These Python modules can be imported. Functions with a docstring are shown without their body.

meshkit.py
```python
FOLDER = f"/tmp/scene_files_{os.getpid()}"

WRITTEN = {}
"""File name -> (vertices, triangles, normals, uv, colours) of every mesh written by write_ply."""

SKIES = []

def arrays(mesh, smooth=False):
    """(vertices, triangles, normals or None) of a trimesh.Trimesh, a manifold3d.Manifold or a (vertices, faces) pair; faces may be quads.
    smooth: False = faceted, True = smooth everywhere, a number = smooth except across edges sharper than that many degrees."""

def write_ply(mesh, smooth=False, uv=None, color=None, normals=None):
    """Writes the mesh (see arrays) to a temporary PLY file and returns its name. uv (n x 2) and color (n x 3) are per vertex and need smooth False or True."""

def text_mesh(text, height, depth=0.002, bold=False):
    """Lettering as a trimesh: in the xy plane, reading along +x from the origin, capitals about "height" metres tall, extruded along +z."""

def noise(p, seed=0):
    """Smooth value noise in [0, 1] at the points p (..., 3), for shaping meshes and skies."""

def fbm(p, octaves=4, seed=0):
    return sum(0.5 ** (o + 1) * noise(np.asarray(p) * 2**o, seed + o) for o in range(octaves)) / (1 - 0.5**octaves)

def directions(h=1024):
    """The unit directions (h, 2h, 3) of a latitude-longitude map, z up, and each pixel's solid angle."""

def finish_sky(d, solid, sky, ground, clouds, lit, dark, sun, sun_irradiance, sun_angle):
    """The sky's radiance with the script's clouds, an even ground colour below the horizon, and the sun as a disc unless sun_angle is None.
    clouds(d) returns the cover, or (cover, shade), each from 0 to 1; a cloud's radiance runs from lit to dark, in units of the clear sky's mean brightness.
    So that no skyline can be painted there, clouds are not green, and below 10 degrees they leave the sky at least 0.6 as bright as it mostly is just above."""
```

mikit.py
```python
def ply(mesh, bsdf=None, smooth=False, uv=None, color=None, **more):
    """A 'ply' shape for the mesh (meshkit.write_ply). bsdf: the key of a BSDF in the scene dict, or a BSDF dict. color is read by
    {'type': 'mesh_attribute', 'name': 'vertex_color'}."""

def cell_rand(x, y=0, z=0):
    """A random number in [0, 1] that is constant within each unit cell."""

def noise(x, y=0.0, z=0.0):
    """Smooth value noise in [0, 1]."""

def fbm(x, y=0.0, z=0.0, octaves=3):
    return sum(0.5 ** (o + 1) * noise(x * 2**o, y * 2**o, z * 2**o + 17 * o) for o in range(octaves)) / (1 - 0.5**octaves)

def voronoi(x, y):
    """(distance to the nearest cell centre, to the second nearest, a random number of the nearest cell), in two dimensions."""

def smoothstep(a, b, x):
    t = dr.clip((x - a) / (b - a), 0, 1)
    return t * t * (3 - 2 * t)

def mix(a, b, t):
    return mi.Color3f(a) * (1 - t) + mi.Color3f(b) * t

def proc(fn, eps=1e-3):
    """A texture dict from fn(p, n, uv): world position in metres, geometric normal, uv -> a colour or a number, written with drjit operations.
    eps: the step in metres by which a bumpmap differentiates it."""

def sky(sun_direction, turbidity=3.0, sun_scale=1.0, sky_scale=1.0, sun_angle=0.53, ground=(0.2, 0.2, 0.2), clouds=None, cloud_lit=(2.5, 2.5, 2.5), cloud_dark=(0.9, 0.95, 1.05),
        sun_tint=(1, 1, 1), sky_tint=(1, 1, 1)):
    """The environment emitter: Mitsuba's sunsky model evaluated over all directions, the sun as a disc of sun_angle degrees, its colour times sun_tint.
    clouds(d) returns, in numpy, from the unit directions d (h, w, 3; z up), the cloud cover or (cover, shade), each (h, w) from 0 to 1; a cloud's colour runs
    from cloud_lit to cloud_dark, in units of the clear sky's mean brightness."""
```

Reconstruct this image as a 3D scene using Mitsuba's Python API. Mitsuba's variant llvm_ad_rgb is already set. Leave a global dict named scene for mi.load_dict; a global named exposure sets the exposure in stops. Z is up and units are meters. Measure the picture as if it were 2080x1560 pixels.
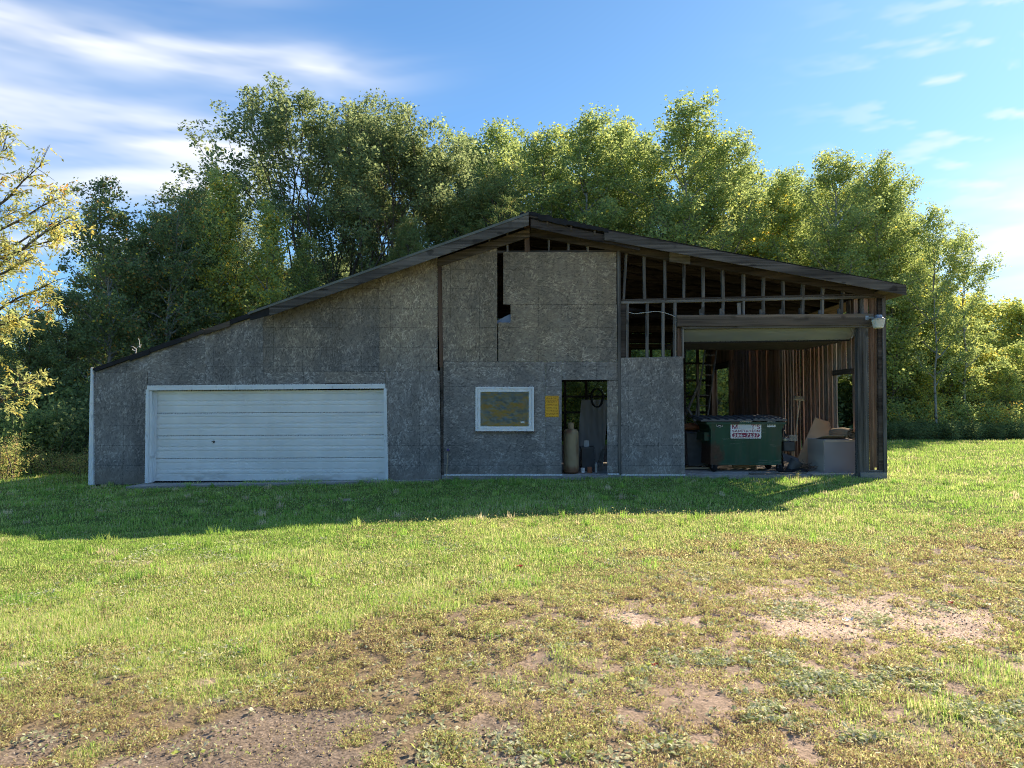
import math
import numpy as np, trimesh, shapely, drjit as dr, mitsuba as mi
import mikit, meshkit
from shapely.geometry import Polygon, box as sbox

scene, labels = {}, {}
T = mi.ScalarTransform4f

# ------------------------------------------------------------------ camera, sky, exposure
F, CX, CY = 1443.0, 1040.0, 780.0           # focal length and centre, in pixels of the 2080 x 1560 photograph
CAM_Y, CAM_Z, PITCH = -14.7, 1.47, math.atan(48 / 1443.0)
scene['camera'] = {'type': 'perspective', 'fov': math.degrees(2 * math.atan(1040 / F)), 'fov_axis': 'x', 'near_clip': 0.05, 'far_clip': 2000.0,
                   'to_world': T().look_at(origin=[0, CAM_Y, CAM_Z], target=[0, CAM_Y + math.cos(PITCH), CAM_Z + math.sin(PITCH)], up=[0, 0, 1])}
SUN = (0.70, 0.70, 0.67)


def clouds(d):
    az, el = np.arctan2(d[..., 0], d[..., 1]), np.arcsin(np.clip(d[..., 2], -1, 1))
    s = el - 0.06 * az
    P3 = lambda a, b, c: np.stack([a, b, 0 * az + c], -1)
    w = meshkit.fbm(P3(az * 2.5, s * 5, 0), 3, 5) - 0.5
    s = s + 0.045 * w
    a = meshkit.fbm(P3(az * 2.6 + 3, s * 15, 2.0), 4, 1)
    fine = meshkit.fbm(P3(az * 7 + w * 2 + s * 8, s * 60 - az * 2, 7), 4, 9)
    hair = meshkit.fbm(P3(az * 14 - s * 20, s * 90 + az * 14 + w * 6, 11), 4, 19)
    front = np.cos(az) > 0
    big = meshkit.fbm(P3(az * 1.1 + 2.0, el * 2.0, 0), 2, 3)
    band = 0
    for c, wd, reach, amp in ((0.452, 0.030, -0.20, 0.85), (0.362, 0.036, -0.32, 1.35), (0.297, 0.020, -0.38, 1.2), (0.235, 0.022, -0.42, 0.9), (0.54, 0.03, -0.35, 0.5), (0.63, 0.04, -0.3, 0.7)):
        band = band + amp * np.exp(-((s - c) / wd) ** 2) / (1 + np.exp((az - reach) / 0.045))
    left = band * np.clip(0.30 + 1.7 * (a - 0.32), 0, 1.1) * (0.35 + 1.3 * (fine - 0.2)) + 0.12 * np.clip(band, 0, 1)
    bank = np.exp(-((az - 0.70) / 0.15) ** 2 - ((el - 0.190) / 0.075) ** 2) * np.clip((a - 0.22) * 3.6, 0, 1.3) * (0.4 + fine)
    wisp = np.exp(-((az - 0.62) / 0.16) ** 2 - ((el - 0.36) / 0.12) ** 2) * np.clip((hair - 0.54) * 3.2, 0, 0.6)
    rest = np.clip((a - 0.46) * 3, 0, 1) * np.clip((big - 0.40) * 4, 0, 0.8)
    c = np.where(front & (np.abs(az) < 1.0), left + bank + wisp, np.where(az < 0, np.maximum(left * front, rest), rest))
    return np.clip(c, 0, 0.85), np.clip(0.40 - fine * 0.6, 0, 1)


scene['sky'] = mikit.sky(SUN, turbidity=2.2, sky_scale=0.64, clouds=clouds, cloud_lit=(2.7, 2.75, 2.85), cloud_dark=(1.5, 1.6, 1.8), sky_tint=(0.66, 0.91, 1.12), sun_tint=(0.97, 1.0, 1.06))
exposure = 3.15

# ------------------------------------------------------------------ helpers
used = {}


def num(key):
    n = used.get(key, -1) + 1
    used[key] = n
    return key if n == 0 else f'{key}_{n:03d}'


def at(px, py, y):
    """The point on the plane Y = y that the photograph shows at (px, py)."""
    a, b = (px - CX) / F, (CY - py) / F
    d = np.array([a, math.cos(PITCH) - b * math.sin(PITCH), math.sin(PITCH) + b * math.cos(PITCH)])
    return np.array([0, CAM_Y, CAM_Z]) + d * (y - CAM_Y) / d[1]


def at_depth(px, depth):
    return (px - CX) / F * depth, CAM_Y + depth


def fx(px, y=0.0):
    return at(px, 828, y)[0]


def put(key, mesh, bsdf, smooth=False, **kw):
    key = num(key)
    scene[key] = mikit.ply(mesh, bsdf, smooth=smooth, **kw)
    return key


def tag(key, label, cat=None, group=None, kind=None):
    d = labels.setdefault(key, {})
    d['label'] = label
    if cat: d['category'] = cat
    if group: d['group'] = group
    if kind: d['kind'] = kind


def bx(x0, x1, y0, y1, z0, z1):
    m = trimesh.creation.box((abs(x1 - x0), abs(y1 - y0), abs(z1 - z0)))
    m.apply_translation(((x0 + x1) / 2, (y0 + y1) / 2, (z0 + z1) / 2))
    return m


def cat(ms):
    return trimesh.util.concatenate(ms)


def bar(p, q, w, h, up=(0, 1, 0)):
    """A board from p to q, w wide across 'up' and h along it."""
    p, q = np.asarray(p, float), np.asarray(q, float)
    d = q - p
    L = np.linalg.norm(d); d /= L
    u = np.asarray(up, float); u = u - d * (u @ d); u /= np.linalg.norm(u)
    s = np.cross(d, u)
    m = trimesh.creation.box((L, w, h))
    M = np.eye(4); M[:3, 0], M[:3, 1], M[:3, 2], M[:3, 3] = d, s, u, (p + q) / 2
    m.apply_transform(M)
    return m


def sheet(poly, y0, y1):
    """A polygon of the X-Z plane with thickness from y0 to y1."""
    ms = []
    for g in getattr(poly, 'geoms', [poly]):
        m = trimesh.creation.extrude_polygon(g, abs(y1 - y0), engine='earcut')
        v = m.vertices.copy()
        m.vertices = np.stack([v[:, 0], max(y0, y1) - v[:, 2], v[:, 1]], 1)
        ms.append(m)
    return cat(ms)


def tube(pts, rad, sides=6, cap=True):
    p = np.asarray(pts, float); n = len(p)
    r = np.broadcast_to(np.asarray(rad, float), (n,))
    t = np.gradient(p, axis=0); t /= np.linalg.norm(t, axis=1, keepdims=True) + 1e-9
    ref = np.array([0.31, 0.87, 0.38]) if abs(t[0] @ [0.31, 0.87, 0.38]) < 0.95 else np.array([1.0, 0, 0])
    a = np.cross(t, ref); a /= np.linalg.norm(a, axis=1, keepdims=True)
    b = np.cross(t, a)
    an = np.arange(sides) * 2 * np.pi / sides
    v = (p[:, None] + r[:, None, None] * (np.cos(an)[None, :, None] * a[:, None] + np.sin(an)[None, :, None] * b[:, None])).reshape(-1, 3)
    i = np.arange(n - 1)[:, None] * sides; k = np.arange(sides)[None]; k2 = (k + 1) % sides
    q = np.stack([i + k, i + k2, i + sides + k2, i + sides + k], -1).reshape(-1, 4)
    f = np.vstack([q[:, [0, 2, 1]], q[:, [0, 3, 2]]])
    if cap:
        v = np.vstack([v, p[0], p[-1]])
        k = np.arange(sides); c0, c1 = len(v) - 2, len(v) - 1; o = (n - 1) * sides
        f = np.vstack([f, np.stack([k, (k + 1) % sides, np.full(sides, c0)], 1)[:, [0, 1, 2]], np.stack([o + (k + 1) % sides, o + k, np.full(sides, c1)], 1)])
    return v, f


class Soup:
    def __init__(s): s.v, s.f, s.n = [], [], 0
    def add(s, v, f):
        s.v.append(v); s.f.append(np.asarray(f) + s.n); s.n += len(v)
    def mesh(s): return np.vstack(s.v), np.vstack(s.f)


def lathe(prof, sides=32):
    return trimesh.creation.revolve(np.asarray(prof, float), sections=sides)


def rbox(x0, x1, y0, y1, z0, z1, r):
    """A box with rounded edges."""
    import manifold3d as m3
    s = m3.Manifold.sphere(r, 12)
    return m3.Manifold.batch_hull([s.translate([x, y, z]) for x in (x0 + r, x1 - r) for y in (y0 + r, y1 - r) for z in (z0 + r, z1 - r)])


ss, mix, noise, fbm = mikit.smoothstep, mikit.mix, mikit.noise, mikit.fbm
C = lambda *a: mi.Color3f(*a)


def rgb(*c):
    return {'type': 'rgb', 'value': list(c)}


def mat(key, fn_or_color, rough=0.85, spec=0.25, metallic=0.0, bump=None, eps=0.003, **more):
    base = mikit.proc(fn_or_color) if callable(fn_or_color) else rgb(*fn_or_color)
    b = {'type': 'principled', 'base_color': base, 'roughness': rough, 'specular': spec, 'metallic': metallic, **more}
    if bump:
        b = {'type': 'bumpmap', 'arbitrary': mikit.proc(bump[0], eps), 'scale': bump[1], 'bsdf': b}
    scene[key] = {'type': 'twosided', 'bsdf': b}
    return key


# ------------------------------------------------------------------ materials
def osb(kind, tone=1.0, seed=0.0):
    def fn(p, n, uv):
        x, z = p.x + seed, p.z
        if kind == 'h': u, v = x, z
        else: u, v = z, x
        lo, hi = mi.Float(0), mi.Float(0)
        for i, (ang, off) in enumerate(((-0.55, 3.1), (0.1, 7.7), (0.62, 1.3), (1.25, 5.9), (-0.2, 9.4))):
            c, s = math.cos(ang), math.sin(ang)
            uu, vv = u * c + v * s, -u * s + v * c
            a = noise(uu * 14 + off * 10, vv * 56 + off * 3, i + 0.5)
            hi = dr.maximum(hi, ss(0.58, 0.84, a))
            lo = dr.maximum(lo, ss(0.60, 0.86, noise(uu * 12 + off * 4, vv * 60 + off * 17, i + 9.5)))
        g = fbm(x * 30, z * 30, 2.0, octaves=2)
        col = mix(C(0.185, 0.174, 0.160), C(0.44, 0.41, 0.37), hi * (0.25 + 0.65 * ss(0.2, 0.8, noise(x * 6, z * 6, 1.0))))
        col = mix(col, C(0.075, 0.070, 0.066), lo * 0.68)
        big = fbm(x * 0.55 + 3, z * 0.7, 4.0, octaves=3)
        run = fbm(x * 3.0, z * 0.35, 8.0, octaves=2)
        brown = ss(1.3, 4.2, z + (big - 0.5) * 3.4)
        col = col * mix(C(1.0, 1.0, 1.02), C(1.20, 1.03, 0.80), brown) * tone  # sheltered boards browner higher up; faint blue of skylight painted in below
        col = col * (0.42 + 0.7 * big + 0.5 * run) * (0.8 + 0.4 * g)
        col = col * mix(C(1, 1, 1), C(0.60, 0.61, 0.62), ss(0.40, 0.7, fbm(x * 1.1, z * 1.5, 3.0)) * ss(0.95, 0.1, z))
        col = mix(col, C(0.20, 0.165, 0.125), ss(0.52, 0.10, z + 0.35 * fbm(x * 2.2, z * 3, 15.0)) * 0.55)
        gl = dr.minimum(dr.abs(dr.fma(x, 1 / 0.61, 0.13) - dr.round(dr.fma(x, 1 / 0.61, 0.13))) * 0.61, dr.abs(dr.fma(z, 1 / 0.406, 0.3) - dr.round(dr.fma(z, 1 / 0.406, 0.3))) * 0.406)
        line = ss(0.010, 0.003, gl) * ss(0.3, 0.6, noise(x * 1.7, z * 1.7, 6.0))
        return col * (1 - 0.4 * line)
    return fn


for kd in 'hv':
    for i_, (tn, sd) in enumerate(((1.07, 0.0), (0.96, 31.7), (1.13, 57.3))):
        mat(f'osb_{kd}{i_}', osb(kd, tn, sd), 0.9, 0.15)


def wood(axis, dark, light, warm=0.0, seed=0.0):
    def fn(p, n, uv):
        if axis == 'z': l, a, b = p.z, p.x, p.y
        elif axis == 'x': l, a, b = p.x + p.z * 0.2, p.z, p.y
        else: l, a, b = p.y, p.x, p.z
        g = fbm(l * 1.6 + seed, a * 38, b * 38, octaves=3)
        tone = mikit.cell_rand(dr.floor(a * 6.3 + seed), dr.floor(b * 6.3), 3)
        st = fbm(l * 0.9 + seed, a * 4, b * 4 + 5, octaves=3)
        knot = ss(0.80, 0.9, noise(l * 4 + seed, a * 14, b * 14 + 3))
        col = mix(C(*dark), C(*light), ss(0.2, 0.8, 0.65 * g + 0.35 * st))
        col = col * (0.7 + 0.55 * tone) * (0.75 + 0.5 * st)
        return col * (1 - 0.5 * knot)
    return fn


mat('wood_grey_up', wood('z', (0.085, 0.078, 0.070), (0.215, 0.198, 0.177)), 0.85, 0.2)
mat('wood_grey_along', wood('x', (0.09, 0.082, 0.072), (0.235, 0.218, 0.193)), 0.85, 0.2)
mat('post_wood', wood('z', (0.06, 0.057, 0.053), (0.19, 0.178, 0.165), seed=37), 0.85, 0.2)
mat('fascia_wood', wood('x', (0.045, 0.040, 0.035), (0.16, 0.142, 0.122), seed=29), 0.85, 0.2)
mat('wood_brown_up', wood('z', (0.095, 0.055, 0.036), (0.21, 0.135, 0.092), seed=3), 0.85, 0.2)
mat('wood_brown_along', wood('x', (0.06, 0.048, 0.038), (0.19, 0.15, 0.115), seed=5), 0.85, 0.2)
mat('wood_dark_along', wood('x', (0.03, 0.025, 0.022), (0.10, 0.082, 0.07), seed=7), 0.85, 0.2)
mat('wood_dark_deep', wood('y', (0.05, 0.04, 0.032), (0.13, 0.10, 0.08), seed=9), 0.85, 0.2)
mat('plank_brown', wood('z', (0.19, 0.118, 0.084), (0.41, 0.275, 0.20), seed=13), 0.85, 0.2)
mat('plank_red', wood('z', (0.22, 0.125, 0.084), (0.43, 0.265, 0.18), seed=17), 0.85, 0.2)
mat('plank_grey', wood('z', (0.16, 0.135, 0.112), (0.37, 0.31, 0.26), seed=23), 0.85, 0.2)
mat('tar_felt', lambda p, n, uv: C(0.018, 0.018, 0.019) * (0.6 + 0.9 * fbm(p.x * 14, p.y * 14, p.z * 14)), 0.85, 0.3)
mat('roof_edge', lambda p, n, uv: mix(C(0.09, 0.10, 0.085), C(0.17, 0.18, 0.155), fbm(p.x * 5, p.z * 8, 0.0)), 0.6, 0.4)
mat('white_trim', lambda p, n, uv: C(0.70, 0.72, 0.72) * (0.82 + 0.3 * fbm(p.x * 2.5, p.z * 2.0, p.y * 3)) * (1 - 0.25 * ss(0.72, 0.84, fbm(p.x * 20, p.z * 9, 3.0))), 0.5, 0.4)


def door_fn(p, n, uv):
    d = fbm(p.x * 1.2, p.z * 4.0, 1.0)
    streak = fbm(p.x * 7.0, p.z * 0.6, 5.0)
    low = ss(0.5, 0.0, p.z + 0.15)
    col = mix(C(0.70, 0.71, 0.69), C(0.60, 0.615, 0.60), ss(0.3, 0.7, d) * 0.5) * (0.93 + 0.12 * streak)
    return mix(col, C(0.30, 0.28, 0.24), low * ss(0.5, 0.75, fbm(p.x * 3, p.z * 9, 2.0)) * 0.6)


mat('door_paint', door_fn, 0.42, 0.45)
mat('raised_door', lambda p, n, uv: C(0.25, 0.29, 0.34) * (0.8 + 0.3 * fbm(p.x * 2, p.y * 5, p.z * 5)), 0.45, 0.4)
mat('black_rubber', (0.015, 0.015, 0.016), 0.7, 0.3)
mat('dark_metal', lambda p, n, uv: C(0.06, 0.06, 0.062) * (0.6 + 0.9 * fbm(p.x * 9, p.z * 9, p.y * 9)), 0.55, 0.5)
mat('grey_metal', lambda p, n, uv: C(0.36, 0.37, 0.38) * (0.75 + 0.5 * fbm(p.x * 9, p.z * 9, p.y * 9)), 0.42, 0.5, 0.7)
mat('concrete', lambda p, n, uv: mix(C(0.20, 0.185, 0.165), C(0.33, 0.31, 0.28), fbm(p.x * 3, p.y * 3, p.z * 3)) * (0.75 + 0.5 * fbm(p.x * 25, p.y * 25, p.z * 25)), 0.92, 0.15)


def green_fn(p, n, uv):
    e = dr.maximum(ss(4.62, 4.42, p.x + (fbm(p.x * 8, p.z * 5, 1.0) - 0.5) * 0.4), ss(5.78, 5.95, p.x + (fbm(p.x * 8, p.z * 5, 3.0) - 0.5) * 0.35)) * ss(0.78, 0.60, p.z + (fbm(p.x * 9, p.z * 4, 2.0) - 0.5) * 0.3)
    rust = dr.maximum(e, ss(0.70, 0.8, fbm(p.x * 7, p.z * 7, p.y * 7)))
    st = fbm(p.x * 9, p.z * 1.2, p.y * 3)
    col = C(0.008, 0.058, 0.032) * (0.7 + 0.6 * st)
    scr = ss(0.70, 0.78, noise(p.x * 5, p.z * 70, 4.0)) * ss(0.55, 0.7, noise(p.x * 3, p.z * 4, 6.0))
    col = mix(col, C(0.10, 0.14, 0.11), scr * 0.6)
    col = mix(col, C(0.075, 0.07, 0.05), ss(0.45, 0.75, fbm(p.x * 6, p.z * 0.9, 12.0)) * 0.45)
    return mix(col, C(0.07, 0.028, 0.016) * (0.5 + fbm(p.x * 30, p.z * 30, p.y * 30)), rust * 0.9)


mat('green_paint', green_fn, 0.5, 0.4)
mat('lid_plastic', lambda p, n, uv: C(0.075, 0.078, 0.084) * (0.8 + 0.5 * fbm(p.x * 12, p.y * 12, p.z * 12)), 0.45, 0.45)
mat('sign_white', (0.72, 0.70, 0.68), 0.45, 0.4)
mat('sign_maroon', (0.22, 0.03, 0.07), 0.5, 0.4)
mat('sign_yellow', lambda p, n, uv: C(0.72, 0.40, 0.02) * (0.85 + 0.25 * fbm(p.x * 12, p.z * 12, 1.0)), 0.5, 0.4)
mat('sign_red', (0.20, 0.03, 0.015), 0.6, 0.3)
mat('paper', (0.62, 0.62, 0.60), 0.9, 0.1)
mat('cardboard', lambda p, n, uv: C(0.52, 0.345, 0.205) * (0.82 + 0.34 * fbm(p.x * 3, p.z * 3, p.y * 3)), 0.9, 0.12)
mat('pale_cardboard', lambda p, n, uv: mix(C(0.44, 0.38, 0.31), C(0.32, 0.27, 0.23), ss(0.4, 0.75, fbm(p.x * 3, p.z * 5, 1.0))), 0.9, 0.12)
mat('mauve_cardboard', lambda p, n, uv: C(0.285, 0.255, 0.255) * (0.85 + 0.28 * fbm(p.x * 2, p.z * 3, 2.0)), 0.9, 0.12)
mat('carpet', lambda p, n, uv: mix(C(0.30, 0.24, 0.17), C(0.19, 0.15, 0.11), fbm(p.x * 4, p.y * 4, p.z * 8)) * (0.8 + 0.4 * fbm(p.x * 60, p.y * 60, p.z * 60)), 1.0, 0.05)
mat('cylinder_paint', lambda p, n, uv: mix(C(0.31, 0.235, 0.135), C(0.17, 0.08, 0.04), ss(0.55, 0.8, fbm(p.x * 5, p.z * 3, p.y * 5) + ss(0.35, 0.08, p.z) * 0.3)), 0.6, 0.3)
mat('tan_handle', (0.42, 0.32, 0.19), 0.7, 0.3)
mat('terracotta', (0.30, 0.115, 0.06), 0.8, 0.2)
mat('lamp_lens', lambda p, n, uv: C(0.62, 0.62, 0.56) * (0.8 + 0.3 * fbm(p.x * 20, p.z * 20, p.y * 20)), 0.35, 0.5)
mat('dusty_plastic', lambda p, n, uv: C(0.24, 0.225, 0.205) * (0.5 + 0.9 * fbm(p.x * 3 + p.z, p.z * 0.8, 3.0)), 0.5, 0.4)
mat('blue_sheet', lambda p, n, uv: C(0.21, 0.27, 0.37) * (0.85 + 0.3 * fbm(p.x * 9, p.z * 9, 3.0)), 0.5, 0.4)
mat('white_wire', (0.55, 0.54, 0.5), 0.6, 0.3)
# a window film that mirrors the yard; it bags a little, so the picture in it swims
scene['window_glass'] = {'type': 'twosided', 'bsdf': {'type': 'bumpmap', 'arbitrary': mikit.proc(lambda p, n, uv: fbm(p.x * 6 + 2, p.z * 7, 1.0, octaves=4), 0.004), 'scale': 0.013,
    'bsdf': {'type': 'roughconductor', 'alpha': 0.02, 'material': 'none', 'specular_reflectance': rgb(0.10, 0.113, 0.122)}}}


def leaf_mat(key, trans=1.0, rough=0.55, spec=0.3):
    scene[key] = {'type': 'principledthin', 'base_color': {'type': 'mesh_attribute', 'name': 'vertex_color'}, 'roughness': rough, 'diff_trans': trans, 'eta': 1.4, 'spec_trans': 0.0}


leaf_mat('leaf', 1.1, 0.34)
leaf_mat('blade', 1.0, 0.5)
mat('bark_grey', lambda p, n, uv: C(0.115, 0.10, 0.085) * (0.5 + fbm(p.x * 14, p.y * 14, p.z * 5)), 0.95, 0.1)
mat('bark_pale', lambda p, n, uv: mix(C(0.27, 0.27, 0.235), C(0.07, 0.066, 0.058), ss(0.58, 0.75, fbm(p.x * 5, p.y * 5, p.z * 9))), 0.9, 0.1)

# ------------------------------------------------------------------ ground
B1M = 1e6


def np_noise(x, y, z=0.0):
    x, y = np.broadcast_arrays(np.asarray(x, float), np.asarray(y, float))
    return meshkit.noise(np.stack([x + B1M, y + B1M, np.full_like(x, z + B1M)], -1))


def np_ss(a, b, x):
    t = np.clip((x - a) / (b - a), 0, 1)
    return t * t * (3 - 2 * t)


def cover(x, y, N, S, mx, ex):
    """How the yard is covered: (lawn, bare dirt, pale sand, yellowing), each 0..1. Written once for numpy and for the shader."""
    d = y + 14.7
    n1, n2, n3 = N(x * 0.8 + 5, d * 0.8 + 1), N(x * 2.4 + 3, d * 2.1 + 9), N(x * 7.3, d * 6.1 + 3)
    nn = 0.45 * n1 + 0.33 * n2 + 0.22 * n3
    edge = 3.8 + 2.2 * S(-2.0, 0.3, x) + 0.43 * mx(x, 0.0 * x)
    lawn = S(-0.5, 0.7, d - edge + (nn - 0.5) * 3.6)
    lawn = mx(lawn, S(1.6, -0.5, d) * 0.8)
    tuft = 1.15 * ex(-((x - 2.9) / 1.5) * ((x - 2.9) / 1.5) - ((d - 3.6) / 1.0) * ((d - 3.6) / 1.0)) + ex(-((x + 1.85) / 0.22) * ((x + 1.85) / 0.22) - ((d - 3.12) / 0.2) * ((d - 3.12) / 0.2))
    lawn = mx(lawn, S(0.40, 0.72, tuft + (nn - 0.5) * 1.7) * 0.85)
    ba = ex(-((x + 1.25 - 0.5 * (d - 3)) / 1.3) * ((x + 1.25 - 0.5 * (d - 3)) / 1.3) - ((d - 3.0) / 0.72) * ((d - 3.0) / 0.72))
    bare = S(0.45, 0.85, ba + (n2 - 0.5) * 0.7 + (n3 - 0.5) * 0.75)
    sa = ex(-((x - 2.75) / 1.15) * ((x - 2.75) / 1.15) - ((d - 5.15) / 0.8) * ((d - 5.15) / 0.8)) + 0.62 * ex(-((x - 0.7) / 0.7) * ((x - 0.7) / 0.7) - ((d - 4.9) / 0.33) * ((d - 4.9) / 0.33)) \
        + 0.5 * ex(-((x - 5.2) / 1.6) * ((x - 5.2) / 1.6) - ((d - 6.6) / 0.5) * ((d - 6.6) / 0.5)) + 0.38 * ex(-((x - 2.0) / 1.3) * ((x - 2.0) / 1.3) - ((d - 3.9) / 0.8) * ((d - 3.9) / 0.8))
    sand = S(0.36, 0.82, sa + (n2 - 0.5) * 0.6 + (n3 - 0.5) * 0.8)
    yellow = S(0.35, 0.75, 0.55 * N(x * 0.45 + 9, d * 0.6 + 4) + 0.45 * n2 + 0.25 * S(8.0, 4.0, d)) * (1.0 - 0.55 * S(9.0, 11.5, d) * S(6.0, 4.0, x))  # yellow cut across the barn shadow, so shade is toned into the grass colour
    return lawn, bare, sand, yellow


def ground_z(x, y):
    x, y = np.asarray(x, float), np.asarray(y, float)
    base = np.where(x < 0, 0.0155 * np.clip(x, -30, 0), 0.004 * np.clip(x, 0, 30))
    roll = 0.10 * (np_noise(x * 0.22 + 4, y * 0.22 + 2) - 0.5) + 0.05 * (np_noise(x * 0.7, y * 0.7 + 8) - 0.5)
    near = np.clip((np.maximum(np.abs(x + 0.4) - 8.3, np.maximum(-y, y - 12.3))) / 1.5, 0, 1)
    micro = 0.022 * (np_noise(x * 3.1, y * 3.1, 3) - 0.5) + 0.012 * (np_noise(x * 9, y * 9, 5) - 0.5)
    return base - 0.015 + near * roll + np.where(np.abs(x) + np.abs(y) < 80, micro, 0)


far = np.array([-900, -500, -300, -200, -140, -100, -75, -55, -40, -30, -24.0])
xs = np.concatenate([far, np.arange(-20, -5, 0.25), np.arange(-5, 6, 0.07), np.arange(6, 26, 0.25), -far[::-1] + 4])
ys = np.concatenate([far - 16, [-30, -22, -18.0], np.arange(-15, -8.2, 0.07), np.arange(-8.2, 17, 0.25), [18, 20, 23, 27, 32, 40, 50, 65, 85, 110, 150, 220, 320, 550, 950.0]])
gx, gy = np.meshgrid(xs, ys)
gv = np.stack([gx, gy, ground_z(gx, gy)], -1).reshape(-1, 3)
nx, ny = len(xs), len(ys)
i0 = (np.arange(ny - 1)[:, None] * nx + np.arange(nx - 1)[None]).ravel()
gf = np.vstack([np.stack([i0, i0 + 1, i0 + nx + 1], 1), np.stack([i0, i0 + nx + 1, i0 + nx], 1)])


def ground_fn(p, n, uv):
    lawn, bare, sand, yellow = cover(p.x, p.y, lambda a, b: noise(a, b, 0.0), ss, dr.maximum, dr.exp)
    f1, f2 = noise(p.x * 45, p.y * 45, 1.0), noise(p.x * 130, p.y * 130, 2.0)
    f3 = fbm(p.x * 6, p.y * 6, 3.0)
    grass = mix(C(0.055, 0.085, 0.018), C(0.135, 0.155, 0.04), yellow * 0.7 + 0.3 * f1)
    dry = mix(mix(C(0.12, 0.092, 0.058), C(0.21, 0.165, 0.11), 0.5 * f1 + 0.5 * f3), mix(C(0.17, 0.128, 0.095), C(0.33, 0.255, 0.20), 0.5 * f1 + 0.5 * f3), ss(-0.9, 1.2, p.x + (f3 - 0.5) * 2))
    dirt = mix(C(0.110, 0.088, 0.070), C(0.195, 0.158, 0.126), 0.6 * f3 + 0.4 * f2) * (0.75 + 0.5 * f1)
    pale = mix(C(0.36, 0.27, 0.205), C(0.52, 0.41, 0.325), 0.5 * f3 + 0.5 * f2) * (0.8 + 0.35 * f1)
    col = mix(dry, grass, lawn)
    col = mix(col, dirt, bare)
    col = mix(col, pale, sand)
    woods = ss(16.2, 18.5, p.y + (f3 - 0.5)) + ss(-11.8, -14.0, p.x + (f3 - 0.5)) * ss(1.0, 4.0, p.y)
    return mix(col, C(0.055, 0.045, 0.028) * (0.6 + f1), dr.clip(woods, 0, 1)) * (0.7 + 0.6 * f2)


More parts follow.
